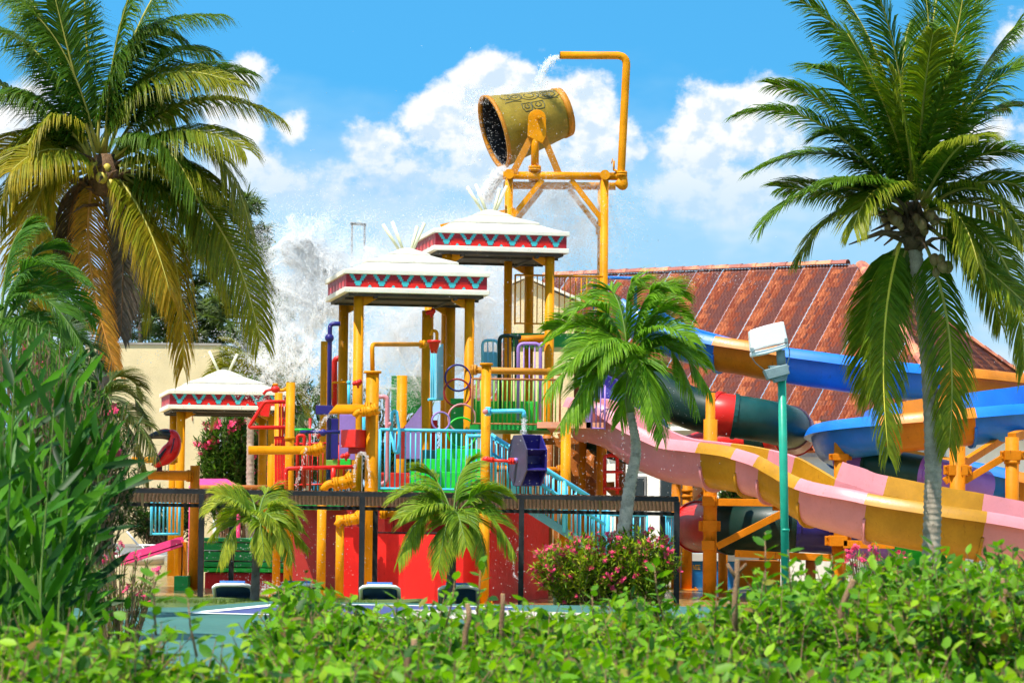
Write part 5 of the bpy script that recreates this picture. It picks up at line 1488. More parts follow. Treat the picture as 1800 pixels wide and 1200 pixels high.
# pink and yellow open flume in front
flume('pink and yellow open flume running down to the right in front',
      [(1028,700,66.6),(1050,703,66.3),(1090,716,65.9),(1140,748,65.3),(1190,770,64.8),(1240,777,64.2),(1290,783,63.6),(1325,790,63.2),(1368,803,62.6),(1400,820,62.1),(1440,842,61.5),(1490,856,60.9),(1540,868,60.6),(1600,879,60.3),(1665,890,60.1),(1730,900,60),(1800,913,60),(1880,928,60)],
      1.05, 1.02, [(0,.318,'pink'),(.318,.415,'flume_yellow'),(.415,.47,'pink'),(.47,.59,'flume_yellow'),(.59,.707,'pink'),(.707,.885,'flume_yellow'),(.885,1,'pink')], 8,
      ext=[(.59,1.0,.40)])
# blue and orange flume: long upper run, far turn, near return run, left turn, lower run
flume('blue and orange open flume winding twice across the tiled roof',
      [(1118,528,71.5),(1150,550,71.2),(1200,574,70.8),(1265,592,70.3),(1320,602,70),(1380,613,69.8),(1450,623,69.6),(1520,633,69.5),(1600,643,69.6),(1680,650,70),(1760,659,70.8),(1830,668,71.5),(1880,678,71),(1905,688,69.3),(1890,698,67.4),(1840,705,66.2),(1770,712,65.6),(1690,720,65.4),(1610,728,65.5),(1540,736,66.0),(1490,744,67),(1470,753,68.4),(1486,763,69.7),(1540,779,70.3),(1600,793,70.3),(1670,806,70.2),(1740,818,70),(1800,832,69.8),(1870,850,69.6)],
      1.20, .84, [(0,.11,'flume_blue'),(.11,.18,'flume_orange'),(.18,.30,'flume_blue'),(.30,.365,'flume_orange'),(.365,.60,'flume_blue'),(.60,.665,'flume_orange'),(.665,.785,'flume_blue'),(.785,.90,'flume_orange'),(.90,.955,'flume_blue'),(.955,1,'flume_orange')], 7,
      ext=[(.50,.80,.38)])
# dark green tube with red collars
tube_slide('dark green tube slide with a red collar beside the tall orange mast',
      [(1085,640,71),(1130,668,70.4),(1175,698,69.6),(1215,717,69),(1258,727,68.6),(1286,731,68.5),(1340,739,68.6),(1382,749,69.4),(1398,760,71.4),(1380,770,73.4),(1330,776,74.2),(1270,782,74.4),(1210,800,74.6)],
      .52, [(0,.34,'green_dark'),(.34,.425,'red'),(.425,.60,'teal_dark'),(.60,.70,'pink'),(.70,.78,'red'),(.78,.86,'green_dark'),(.86,1,'red')], 8)
# dark green open flume under the pink one
flume('dark green open flume crossing below the pink flume',
      [(1060,772,69.5),(1110,785,68.6),(1150,800,67.8),(1195,812,67.2),(1225,815,67.6),(1260,822,69.5)], .95, .42, [(0,.6,'green_dark'),(.6,1,'teal_dark')], 8)
# low tube under the front flume
tube_slide('low black green and purple tube below the pink and yellow flume',
      [(1225,925,70.5),(1260,928,69),(1295,928,68),(1340,926,67.4),(1400,925,67.2),(1470,930,67.4),(1545,945,68),(1610,952,68.4),(1665,968,68.3)],
      .60, [(0,.22,'red'),(.22,.50,'green_dark'),(.50,.66,'indigo'),(.66,.76,'flume_purple'),(.76,1,'green')], 8)
tube_slide('green and purple tube peeking over the pink and yellow flume',
      [(1490,800,67.6),(1530,812,67),(1555,820,66.6),(1620,832,66.2),(1670,842,66),(1730,858,66.4)], .42, [(0,.30,'flume_purple'),(.30,.62,'teal_dark'),(.62,1,'flume_purple')], 8)
flume('indigo open slide beside the purple railing', [(1040,655,69.6),(1070,670,69.2),(1100,690,68.6),(1128,718,68.0),(1150,750,67.6)], .8, .5, [(0,1,'indigo')], 8)
# ------------------------------------------------------------------ vegetation kit
def jit(c, k=.15): 
    g = 1 + ru(-k, k); return (c[0]*g*(1+ru(-.06,.06)), c[1]*g, c[2]*g*(1+ru(-.1,.1)))
GREEN = (.050, .125, .010); YGREEN = (.16, .22, .012); OLD = (.40, .28, .012); BROWN = (.40, .17, .025); DEAD = (.13, .10, .075); LIME = (.13, .26, .02); DEEP = (.022, .062, .015)
def mixc(a, b, t): return tuple(a[i]*(1-t)+b[i]*t for i in range(3))
def bez(a, b, c, t): return a*(1-t)**2 + b*(2*t*(1-t)) + c*(t*t)
def frond(root, base, ctrl, tip, LL, n, wd, col, tipcol, droop, vee=.15, mat='leaf', rmat='rachis', r0=.035, fwd=.55, sparse=0.0, start=.10, roll=0.0, ragged=.12):
    """one pinnate leaf: a curved rachis with two rows of drooping leaflets"""
    mb = MB(); pts = [bez(base, ctrl, tip, i/14) for i in range(15)]
    T0 = (tip-base); N_ = (ctrl-base).cross(tip-base)
    if N_.length < .02: N_ = T0.cross(Vector((0,0,1)))
    if N_.length < .02: N_ = Vector((0,1,0))
    N_.normalize()
    if roll: N_ = Matrix.Rotation(roll, 3, T0.normalized()) @ N_
    for i in range(n):
        t = start + (1-start)*(i+.5*rnd())/n
        p = bez(base, ctrl, tip, t); T = ((ctrl-base)*(1-t) + (tip-ctrl)*t).normalized()
        prof = (math.sin(math.pi*min(1, .12+.80*t)))**.6
        for s in (-1, 1):
            if rnd() < sparse: continue
            side = N_*s; up = side.cross(T)*s
            if up.z < 0 and abs(T.z) < .7: up = -up
            L_ = LL*prof*(1+ru(-ragged, ragged))
            f = fwd + .5*t*t
            d = (side*(1-.35*t) + T*f + up*vee + Vector((ru(-.08,.08),ru(-.08,.08),ru(-.08,.08)))).normalized()
            wv = T - d*T.dot(d)
            if wv.length < .1: wv = up
            wv = (wv.normalized() + up*ru(-.5,.5)).normalized()
            g = Vector((0,0,-droop))
            q0 = p; d1 = d; q1 = q0 + d1*(L_*.33); d2 = (d1+g*.7).normalized(); q2 = q1 + d2*(L_*.36); d3 = (d2+g*.9).normalized(); q3 = q2 + d3*(L_*.31)
            c = jit(mixc(col, tipcol, min(1, max(0, (t-.25)*1.1 + ru(-.25,.25)))), .22)
            ct = mixc(c, jit(tipcol, .2), .55)
            w = wd*ru(.8,1.15)
            b = len(mb.v)
            mb.v += [q0-wv*w*.35, q0+wv*w*.35, q1-wv*w*.5, q1+wv*w*.5, q2-wv*w*.40, q2+wv*w*.40, q3]
            for ff, cc in (((0,1,3,2),c),((2,3,5,4),c),((4,5,6),ct)):
                mb.f.append([b+k for k in ff]); mb.sm.append(False); mb.mi.append(0); mb.fc.append(cc)
    o = mb.build('frond', mat, root)
    MB().tube(pts, [r0*(1-.8*(i/14)) for i in range(15)], 6).build('rachis', rmat, o)
    return o
def trunk(root, pts, r0, r1, mat='trunk', rings=46, ringa=.05, name='trunk'):
    A_ = catmull([tuple(p) for p in pts], 14); n = len(A_); P_ = []; R_ = []
    L = 0
    for i in range(n):
        t = i/(n-1); 
        P_.append(Vector(A_[i])); R_.append(r0+(r1-r0)*t)
    # resample with ring scars
    out = []; rr = []
    m = rings*3
    for k in range(m+1):
        t = k/m*(n-1); i = min(n-2, int(t)); f = t-i
        p = P_[i].lerp(P_[i+1], f); r = R_[i]*(1-f)+R_[i+1]*f
        out.append(p + Vector((mnoise.noise((p.z*1.7,1,0)),mnoise.noise((p.z*1.7,5,0)),0))*r*.10); rr.append(r*(1 + (ringa if k % 3 == 0 else (-ringa*.5 if k % 3 == 1 else 0)) + ru(-.02,.02)))
    return MB().tube(out, rr, 14).build(name, mat, root)
def fruit(root, c, k, n, mat, spread=.28, r=.10, name='coconut'):
    for i in range(n):
        q = c + Vector((ru(-1,1)*spread, ru(-1,1)*spread*.8, ru(-1,.5)*spread))
        MB().sphere(q, r*ru(.8,1.15), 12, 8, (.88,.88,1.1)).build(name, mat, root)
def husks(root, c, n, r, zr=(-.2,.5), L=(.5,1.0), mat='husk'):
    for i in range(n):
        an = ru(0,6.28); a = c + Vector((math.cos(an)*r, math.sin(an)*r, ru(*zr))); out = Vector((math.cos(an), math.sin(an), ru(-.5,.9))).normalized()
        l = ru(*L); MB().tube([a, a+out*l*.5, a+out*l+Vector((0,0,-.2*l))], [.05,.035,.012], 6).build('leaf_base', mat, root)

# ------------------------------------------------------------------ left coconut palm
def coco(label, crown, Y, base_px, r0, r1, specs, group, colset, n=76, LL=.95, wd=.05):
    c = P(*crown, Y); b = P(base_px, 1000, Y); b = Vector((b.x, Y+.1, Z0))
    root = thing('coconut_palm', label, 'palm', b, group)
    return root, c, b
YL = 66
root, c, b = coco('tall coconut palm with yellowing fronds at the left edge', (190,318), YL, 184, .2, .15, None, 'coconut palms', None)
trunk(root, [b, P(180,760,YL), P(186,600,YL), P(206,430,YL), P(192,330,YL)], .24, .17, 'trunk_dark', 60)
LF = [ # base, ctrl, tip, dy, kind
 ((172,270),(168,20),(385,28),-.8,'g'), ((176,272),(230,70),(418,148),-1.3,'gy'), ((200,275),(330,120),(486,205),.4,'gy'), ((205,280),(385,165),(440,400),-.9,'gy'),
 ((205,290),(400,300),(457,598),-.5,'gy'), ((200,300),(330,360),(322,645),.9,'o'), ((168,298),(128,440),(206,655),-1.6,'b'), ((160,275),(75,20),(-50,60),.5,'g'),
 ((158,275),(50,95),(-60,205),-.8,'g'), ((160,285),(80,120),(8,350),-1.6,'y'), ((158,290),(40,215),(-30,430),.3,'gy'), ((160,300),(60,270),(35,470),-1.0,'o'),
 ((175,265),(140,40),(152,-90),.2,'g'), ((182,265),(240,-40),(345,-70),.9,'g'), ((160,305),(112,330),(118,500),.6,'d'), ((212,315),(222,400),(212,590),-.5,'d'),
 ((195,285),(280,190),(345,345),-1.9,'g'), ((182,270),(215,120),(300,200),1.8,'g'), ((160,280),(100,60),(40,-20),1.6,'g'), ((165,290),(110,180),(70,300),1.9,'gy'),
 ((198,300),(270,330),(262,560),1.6,'gy'), ((185,268),(190,60),(250,-60),-1.6,'g'), ((160,300),(30,330),(70,560),1.6,'o'), ((205,300),(330,300),(395,470),1.7,'g'), ((168,280),(120,90),(95,-10),-.6,'g'),
 ((186,270),(200,40),(300,60),-.4,'g'), ((196,276),(290,90),(430,130),.9,'g'), ((200,282),(330,190),(425,260),-1.6,'gy'), ((190,268),(260,60),(360,90),1.4,'g'), ((204,290),(370,230),(410,450),1.2,'gy'), ((160,282),(30,150),(-60,120),1.2,'g'), ((158,292),(90,230),(20,300),-2.0,'y'), ((172,268),(120,40),(20,0),-1.2,'g'), ((200,296),(300,250),(380,330),-1.2,'gy'), ((202,300),(345,330),(400,520),.5,'gy'), ((166,290),(70,190),(-40,300),.9,'y'), ((195,302),(260,360),(300,520),-1.3,'o')]
KIND = {'g': (GREEN, mixc(GREEN,YGREEN,.5)), 'gy': (mixc(GREEN,YGREEN,.35), mixc(YGREEN,OLD,.45)), 'y': (mixc(GREEN,YGREEN,.7), OLD), 'o': (mixc(YGREEN,OLD,.25), mixc(OLD,BROWN,.4)), 'b': (mixc(OLD,BROWN,.6), BROWN), 'd': (DEAD, (.09,.08,.075))}
for bs, ct, tp_px, dy, kd in LF:
    c1, c2 = KIND[kd]
    frond(root, P(*bs, YL), P(*ct, YL+dy*.6), P(*tp_px, YL+dy), 1.5 if kd not in 'bd' else .95, 150, .037, c1, c2, .85 if kd not in 'b' else .45, .12, 'leaf' if kd not in 'bd' else 'leaf_dry', 'rachis_brown' if kd in 'b' else ('rachis' if kd != 'd' else 'husk'), .045, roll=(ru(.8,1.2) if tp_px[1]-bs[1] > 250 else ru(-.35,.35)), sparse=.02)
fruit(root, P(182,297,YL-.35), 0, 5, 'coconut', .22, .125); fruit(root, P(205,322,YL-.3), 0, 4, 'coconut', .16, .10)
husks(root, P(185,325,YL), 30, .22, (-.5,.5), (.4,1.0)); 
MB().tube([P(178,345,YL),P(186,310,YL),P(186,272,YL)],[.30,.42,.22],14).build('crown_heart','husk',root)

# ------------------------------------------------------------------ right coconut palm
YR = 49
root, c, b = coco('tall coconut palm with a straight grey trunk at the right', (1612,400), YR, 1641, .2, .15, None, 'coconut palms', None)
trunk(root, [Vector((P(1638,1000,YR).x,YR,Z0)), P(1638,930,YR), P(1640,800,YR), P(1630,620,YR), P(1610,450,YR), P(1604,398,YR)], .165, .105, 'trunk', 66, .075)
RF = [((1592,372),(1455,160),(1303,200),-.5,'g'), ((1592,380),(1460,265),(1338,398),-1.1,'g'), ((1594,368),(1500,215),(1325,300),.6,'g'), ((1600,350),(1545,70),(1405,0),.3,'g'),
 ((1602,345),(1590,60),(1520,-60),-.6,'g'), ((1615,345),(1680,90),(1732,-40),.4,'g'), ((1622,350),(1690,150),(1815,105),-.5,'g'), ((1625,362),(1730,215),(1840,290),-.9,'g'),
 ((1625,370),(1730,270),(1800,420),-1.2,'gg'), ((1630,385),(1800,380),(1800,650),.3,'gg'), ((1585,420),(1535,560),(1562,800),-.9,'f'), ((1622,420),(1690,560),(1668,785),-.2,'gg'),
 ((1605,345),(1635,20),(1665,-90),.8,'g'), ((1596,360),(1500,110),(1430,120),-1.1,'g'), ((1620,380),(1720,400),(1760,570),1.0,'gg'), ((1596,375),(1530,300),(1470,320),-1.5,'g'),
 ((1612,352),(1650,150),(1690,110),-1.3,'g'), ((1590,395),(1480,330),(1375,330),1.2,'g'), ((1606,350),(1570,120),(1600,40),1.3,'g'), ((1626,376),(1740,310),(1850,470),1.2,'gg'), ((1622,365),(1700,190),(1770,190),1.4,'g'),
 ((1600,420),(1575,500),(1520,600),1.0,'gg'), ((1632,400),(1740,470),(1830,560),-1.0,'gg'), ((1598,362),(1540,200),(1440,240),.0,'g'), ((1612,350),(1620,150),(1640,60),-1.6,'gg'), ((1606,352),(1600,200),(1560,110),-1.8,'gg'), ((1618,360),(1680,240),(1720,240),-1.8,'gg'), ((1598,372),(1540,280),(1500,400),-1.6,'gg'), ((1622,376),(1690,330),(1720,470),-1.5,'gg'), ((1608,350),(1650,60),(1620,-40),.4,'g'), ((1594,366),(1510,170),(1360,150),1.0,'g'), ((1618,352),(1710,120),(1790,40),1.0,'g'), ((1600,352),(1570,90),(1470,-20),.9,'g'), ((1590,380),(1490,320),(1400,450),-.4,'gg'), ((1626,372),(1760,260),(1860,380),.2,'gg'), ((1612,350),(1690,60),(1700,-60),-.7,'g'), ((1588,418),(1520,520),(1530,700),.6,'gg'), ((1604,352),(1575,200),(1490,60),-1.2,'g')]
KR = {'g': ((.055,.135,.010), (.10,.180,.012)), 'gg': ((.09,.18,.010), (.25,.25,.015)), 'f': ((.11,.20,.012), (.20,.22,.015))}
for bs, ct, tp_px, dy, kd in RF:
    c1, c2 = KR[kd]
    frond(root, P(*bs, YR), P(*ct, YR+dy*.6), P(*tp_px, YR+dy), .92, 132, .031, c1, c2, .45 if kd == 'g' else .6, .15, 'leaf_gloss', 'rachis_bright' if kd == 'f' else 'rachis', .035, roll=(ru(1.0,1.4) if tp_px[1]-bs[1] > 230 else ru(-.4,.4)), fwd=.6)
fruit(root, P(1565,382,YR-.3), 0, 9, 'coconut_brown', .20, .085); fruit(root, P(1622,385,YR-.4), 0, 10, 'coconut_brown', .24, .085); fruit(root, P(1655,462,YR-.3), 0, 9, 'coconut_brown', .16, .095)
husks(root, P(1606,405,YR), 26, .15, (-.35,.35), (.35,.85))
MB().tube([P(1606,440,YR),P(1606,400,YR),P(1604,355,YR)],[.15,.26,.12],14).build('crown_heart','husk',root)
MB().tube([P(1600,412,YR-.2),P(1550,408,YR-.6),P(1492,430,YR-.8)],[.04,.045,.01],8).build('dry_spathe','husk',root)

# ------------------------------------------------------------------ smaller palms with crownshafts
def small_palm(label, crown, Y, foot, r0, r1, fr, LL, wd, col, tipc, shaft=True, n=52, trunkmid=None, tmat='trunk', group='small feather palms', ctrlY=1.0, foot_z=Z0, droop=.5, vee=.35):
    c = P(*crown, Y); f = P(*foot, Y); f = Vector((f.x, Y, foot_z))
    root = thing('feather_palm', label, 'palm', f, group)
    k = S(Y)
    mids = [P(*q, Y) for q in (trunkmid or [])]
    sh = c - Vector((0,0,.0))
    lowc = P(*fr['shaft'], Y) if shaft else c
    trunk(root, [f] + mids + [lowc], r0, r1, tmat, 40, .10)
    if shaft: MB().tube([lowc, lowc.lerp(c,.3), lowc.lerp(c,.7), c], [r1*1.0, r1*1.25, r1*.9, r1*.45], 12).build('crownshaft','crownshaft',root)
    for (ct, tp_px, dy) in fr['f']:
        frond(root, c, P(*ct, Y+dy*.7), P(*tp_px, Y+dy), LL*1.12, int(n*2.0), wd*.47, jit(col,.12), tipc, droop, vee, 'leaf', 'crownshaft', .02, roll=ru(-.25,.25), fwd=.75, start=.18)
    return root
small_palm('feather palm with a ringed leaning trunk in front of the pink slide',(1106,660),48.7,(1083,1040),.145,.068,
  {'shaft':(1108,725),'f':[((1070,520),(965,600),-.3),((1060,560),(960,690),-.8),((1075,600),(985,745),-.9),((1130,500),(1205,560),.3),((1170,540),(1250,690),-.3),((1140,470),(1195,520),.9),((1095,470),(1050,520),.8),((1160,590),(1165,770),-.9),((1120,560),(1150,740),-1.1),((1060,590),(1000,720),.4),((1090,480),(1120,500),-.4),((1150,560),(1235,640),.8),((1040,540),(970,580),.9),((1100,560),(1050,640),-1.2),((1165,520),(1228,720),.4),((1120,490),(1170,510),-.5),((1080,500),(1010,550),-.6),((1085,540),(1000,640),-1.1),((1135,530),(1215,600),-.8),((1070,570),(1010,740),-.2),((1125,590),(1090,740),1.0)]},
  .60,.055,(.10,.25,.010),(.20,.36,.018),True,46,[(1090,980),(1108,850),(1118,790)],'trunk_pale',droop=.55)
small_palm('young feather palm beside the left lounger',(452,930),49,(447,1060),.095,.06,
  {'shaft':(450,965),'f':[((420,850),(365,900),-.3),((415,880),(385,990),-.5),((440,860),(372,940),.4),((480,850),(530,920),-.2),((490,880),(515,985),-.5),((470,870),(540,960),.4),((450,850),(420,880),.6),((460,840),(490,870),.5),((455,880),(465,980),-.7),((465,860),(500,960),-.6),((430,870),(380,870),-.6)]},
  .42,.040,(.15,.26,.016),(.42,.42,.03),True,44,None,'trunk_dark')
small_palm('young feather palm in front of the bright red wall',(797,915),49,(789,1060),.105,.07,
  {'shaft':(795,975),'f':[((760,830),(690,880),-.3),((745,860),(700,985),-.5),((770,850),(720,945),.5),((840,840),(890,870),-.1),((850,860),(905,970),-.4),((835,870),(855,995),-.6),((800,820),(830,810),.4),((775,830),(740,830),.5),((790,880),(770,1000),-.8),((815,820),(870,890),.6),((780,860),(705,910),-.7),((800,870),(820,960),-.9)]},
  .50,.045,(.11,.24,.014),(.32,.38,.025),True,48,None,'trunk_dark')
small_palm('bright green feather palm arching in from the left edge',(0,590),33,(-8,1000),.14,.08,
  {'shaft':(-2,660),'f':[((20,400),(150,500),-.3),((60,440),(150,620),-.6),((30,420),(110,440),.4),((-40,420),(-80,560),0),((60,500),(125,680),-.8),((10,380),(60,400),.2),((40,520),(70,680),-1),((-30,480),(-60,680),-.7),((50,430),(165,560),.7)]},
  .42,.034,(.055,.15,.014),(.10,.21,.02),True,60,None)
small_palm('low palm with arching fronds below the tall left palm',(170,720),58,(165,1000),.16,.10,
  {'shaft':(170,760),'f':[((215,640),(265,745),-.3),((225,690),(275,800),-.8),((200,620),(250,690),.6),((110,640),(60,760),-.4),((130,620),(95,680),.5),((190,640),(215,800),-1.0),((140,660),(110,800),-1.2),((240,720),(262,850),.3),((80,700),(50,820),.5)]},
  .60,.04,(.05,.08,.014),(.16,.15,.03),False,56,None,'trunk_dark')
small_palm('yellowish palm behind the low cream pavilion',(440,690),92,(440,1000),.16,.10,
  {'shaft':(440,720),'f':[((400,600),(350,690),-.3),((420,590),(385,640),.6),((470,600),(510,700),-.3),((450,590),(480,640),.6),((400,640),(370,740),.2),((480,640),(500,760),.4),((430,600),(440,640),-1),((500,650),(545,720),0),((450,620),(400,600),.4)]},
  .80,.06,(.13,.16,.02),(.30,.26,.03),False,50,None)
small_palm('palm standing in the mist behind the spray',(540,740),95,(540,1000),.16,.10,
  {'shaft':(540,770),'f':[((510,640),(460,700),-.3),((530,640),(500,660),.6),((570,650),(610,720),-.3),((555,640),(590,680),.6),((500,690),(475,790),.2),((575,690),(590,800),.4),((520,700),(520,800),-1)]},
  .80,.06,(.04,.075,.016),(.09,.12,.03),False,44,None)
small_palm('dark feather palm among the shrubs at the left edge',(95,660),40,(90,1000),.12,.08,
  {'shaft':(95,720),'f':[((60,540),(0,640),-.3),((120,540),(180,640),-.3),((90,530),(60,560),.5),((140,580),(190,720),.3),((50,600),(20,720),-.6),((120,600),(150,740),-.8),((90,600),(85,740),-1),((70,560),(10,580),.6),((110,540),(150,560),.6)]},
  .45,.035,(.025,.07,.012),(.05,.10,.015),False,56,None)
# ------------------------------------------------------------------ shrubs, trees, hedge
def rdir(zmin=-1.0):
    while True:
        v = Vector((ru(-1,1), ru(-1,1), ru(zmin,1)))
        if .05 < v.length < 1: return v.normalized()
def petals(c, r, n=5):
    mb = MB()
    for f_ in range(n):
        cc = c + Vector((ru(-1,1), ru(-1,1), ru(-1,1)))*r*1.1; nn = rdir(-.2); a = nn.orthogonal().normalized(); b_ = nn.cross(a)
        for k in range(5):
            an = 2*math.pi*k/5; d = a*math.cos(an)+b_*math.sin(an); e = a*math.cos(an+.5)+b_*math.sin(an+.5); e2 = a*math.cos(an-.5)+b_*math.sin(an-.5)
            mb.add([cc, cc+e2*r*.7+nn*r*.15, cc+d*r+nn*r*.1, cc+e*r*.7+nn*r*.15], [(0,1,2,3)])
    return mb
FLOW = [petals(Vector((0,0,0)), .045, 6).mesh('flower') for _ in range(4)]
for m in FLOW: m.materials.append(MAT('petal'))
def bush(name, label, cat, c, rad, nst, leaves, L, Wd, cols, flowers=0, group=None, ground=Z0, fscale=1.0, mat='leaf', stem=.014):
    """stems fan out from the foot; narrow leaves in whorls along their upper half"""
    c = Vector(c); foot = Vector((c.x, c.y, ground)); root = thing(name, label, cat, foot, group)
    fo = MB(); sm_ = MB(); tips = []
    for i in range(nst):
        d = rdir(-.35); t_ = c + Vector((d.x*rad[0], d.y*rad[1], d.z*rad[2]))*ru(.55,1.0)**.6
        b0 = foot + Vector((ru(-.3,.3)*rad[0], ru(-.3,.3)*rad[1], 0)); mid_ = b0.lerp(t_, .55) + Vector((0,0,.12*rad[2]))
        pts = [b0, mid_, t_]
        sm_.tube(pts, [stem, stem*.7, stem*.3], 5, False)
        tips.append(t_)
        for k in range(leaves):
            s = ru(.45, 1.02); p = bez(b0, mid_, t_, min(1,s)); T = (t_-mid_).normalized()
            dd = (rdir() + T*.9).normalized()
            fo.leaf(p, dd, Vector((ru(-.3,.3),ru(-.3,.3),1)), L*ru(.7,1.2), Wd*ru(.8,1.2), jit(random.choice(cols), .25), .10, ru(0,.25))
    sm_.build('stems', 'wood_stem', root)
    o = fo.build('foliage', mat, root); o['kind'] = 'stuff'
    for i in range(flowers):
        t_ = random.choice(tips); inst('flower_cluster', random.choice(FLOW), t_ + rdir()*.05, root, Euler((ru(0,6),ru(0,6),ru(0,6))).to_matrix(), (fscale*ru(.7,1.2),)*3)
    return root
OL = [(.19,.31,.02),(.28,.37,.03),(.12,.22,.02),(.38,.40,.04)]
bush('oleander_bush','flowering pink oleander in front of the blue stairs','shrub',P(1045,1000,48.9),(1.15,.6,.62),230,46,.135,.034,OL,260,None,Z0,.72)
bush('oleander_bush','right hand half of the pink oleander beside the canopy post','shrub',P(1130,988,48.6),(.66,.45,.66),150,50,.135,.034,OL,110,None,Z0,.72)
bush('oleander_bush','dark green oleander with pink flowers right of the low pavilion','shrub',P(408,800,94),(1.25,.9,1.5),170,70,.30,.07,[(.055,.13,.02),(.085,.17,.03),(.035,.08,.015)],40,None,Z0,2.6)
bush('oleander_bush','pink flowering oleander behind the long yellow spout','shrub',P(455,815,97),(1.1,.9,1.1),110,70,.30,.07,[(.055,.13,.02),(.085,.17,.03),(.035,.08,.015)],34,None,Z0,2.6)
bush('oleander_bush','low oleander with a pink bloom at the pool edge on the left','shrub',P(215,1015,30),(.42,.4,.34),50,22,.11,.018,[(.12,.17,.03),(.09,.13,.03),(.16,.15,.05)],10,None,Z0,.7)
bush('oleander_bush','tall oleander with a few red blooms at the far left','shrub',P(50,720,26),(.75,.7,.8),150,26,.15,.022,[(.035,.10,.014),(.06,.14,.02),(.10,.19,.03)],7,None,Z0,.7)
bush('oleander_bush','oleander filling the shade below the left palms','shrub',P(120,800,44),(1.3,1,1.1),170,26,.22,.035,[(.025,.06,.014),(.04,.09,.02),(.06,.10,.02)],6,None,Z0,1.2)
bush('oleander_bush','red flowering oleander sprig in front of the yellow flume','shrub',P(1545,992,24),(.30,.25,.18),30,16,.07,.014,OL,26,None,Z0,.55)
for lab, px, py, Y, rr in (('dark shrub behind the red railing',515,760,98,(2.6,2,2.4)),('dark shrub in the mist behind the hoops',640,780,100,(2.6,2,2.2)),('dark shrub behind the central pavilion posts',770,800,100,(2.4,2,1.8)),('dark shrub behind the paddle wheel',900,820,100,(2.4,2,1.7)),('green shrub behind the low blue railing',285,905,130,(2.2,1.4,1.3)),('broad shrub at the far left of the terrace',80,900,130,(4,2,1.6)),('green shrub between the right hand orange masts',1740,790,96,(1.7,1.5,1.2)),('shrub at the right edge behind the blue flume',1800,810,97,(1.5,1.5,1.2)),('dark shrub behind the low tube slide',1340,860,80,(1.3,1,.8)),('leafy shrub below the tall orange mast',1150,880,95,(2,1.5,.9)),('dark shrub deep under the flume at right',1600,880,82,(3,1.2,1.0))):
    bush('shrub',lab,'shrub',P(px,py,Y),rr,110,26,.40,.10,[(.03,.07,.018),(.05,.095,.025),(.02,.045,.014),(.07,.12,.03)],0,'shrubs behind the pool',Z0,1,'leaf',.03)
# casuarina trees
def casuarina(label, px, ytop, Y, spread, n):
    t_ = P(px, ytop, Y); root = thing('casuarina_tree', label, 'tree', (t_.x, Y, Z0), 'feathery trees behind the left building')
    H = t_.z - Z0
    trunk(root, [Vector((t_.x,Y,Z0)), Vector((t_.x+.2,Y,Z0+H*.5)), t_], .28, .04, 'bark', 20, .02)
    fo = MB(); br = MB()
    for i in range(n):
        s = ru(.40,1.0)**.9; b0 = Vector((t_.x+.15*math.sin(s*4), Y, Z0+H*s)); an = ru(0,6.28); l = spread*(1.15-s)*ru(.5,1.1)+.5
        e = b0 + Vector((math.cos(an)*l, math.sin(an)*l, l*ru(.15,.6))); m_ = b0.lerp(e,.5)+Vector((0,0,-.05*l))
        br.tube([b0,m_,e],[.05,.035,.012],5,False)
        for k in range(34):
            u = ru(.25,1.0); p = bez(b0,m_,e,u)
            for q in range(3):
                d = (Vector((ru(-1,1),ru(-1,1),ru(-.7,.8)))+ (e-b0).normalized()*.5).normalized(); L_ = ru(.45,1.05); w_ = d.orthogonal().normalized()*.038
                g = Vector((0,0,-.25)); q1 = p+d*L_*.5; q2 = q1+(d+g).normalized()*L_*.5
                cc = jit((.10,.14,.05), .35)
                fo.add([p-w_,p+w_,q1+w_,q1-w_,q2],[(0,1,2,3),(3,2,4)],False,0,cc)
    br.build('branches','bark',root); o = fo.build('crown','leaf',root); o['kind']='stuff'
casuarina('feathery casuarina tree whose tip shows right of the left palm',425,365,165,4.4,60)
casuarina('casuarina tree between the drooping palm fronds',330,420,168,4.9,64)
casuarina('casuarina tree behind the trunk of the left palm',245,400,166,4.6,60)
casuarina('low casuarina tree beside the splash',482,500,170,3.3,44)
casuarina('casuarina tree at the far left behind the palms',110,430,167,4.6,54)

# ------------------------------------------------------------------ foreground oleander with long leaves
LV = []
for cc in ((.035,.135,.007),(.075,.22,.009),(.02,.085,.006)):
    m_ = MB(); m_.leaf(Vector((0,0,0)), Vector((0,1,0)), Vector((0,0,1)), 1, .13, cc, .10, .12, 1); me = m_.mesh('leaf'); me.materials.append(MAT('leaf_gloss')); LV.append(me)
fo_root = thing('foreground_oleander','large out of focus oleander with long leaves at the left front','shrub',P(60,1100,12.5).xy.to_3d()+Vector((0,0,0)))
def orient(d, up):
    d = d.normalized(); x = d.cross(up); x = x.normalized() if x.length > 1e-3 else d.orthogonal().normalized(); return Matrix((x, d, x.cross(d))).transposed()
stemb = MB(); rest = MB(); cand = []
tips = [(175,655,12),(120,670,12.4),(250,770,12.8),(70,640,11.6),(20,690,11.8),(200,740,12.2),(255,850,12.6),(150,720,11.4),(95,740,12.9),(235,820,12.0),(40,760,12.5),(10,820,11.5),(130,800,12.2),(180,830,11.7),(60,860,12.8),(215,900,12.4),(110,900,11.5),(160,930,12.2),(30,930,12.2),(80,960,11.8),(230,960,12.8),(-10,740,12.2),(5,980,11.5),(140,990,12.8),(190,690,12.6),(265,800,12.3),(100,700,12),(50,700,12.6),(170,790,12.9),(0,880,12.8),(90,830,12.2),(205,860,12.9),(240,760,12.4),(140,860,12.5),(20,1010,12.0),(100,1010,12.4),(170,1000,11.8)]
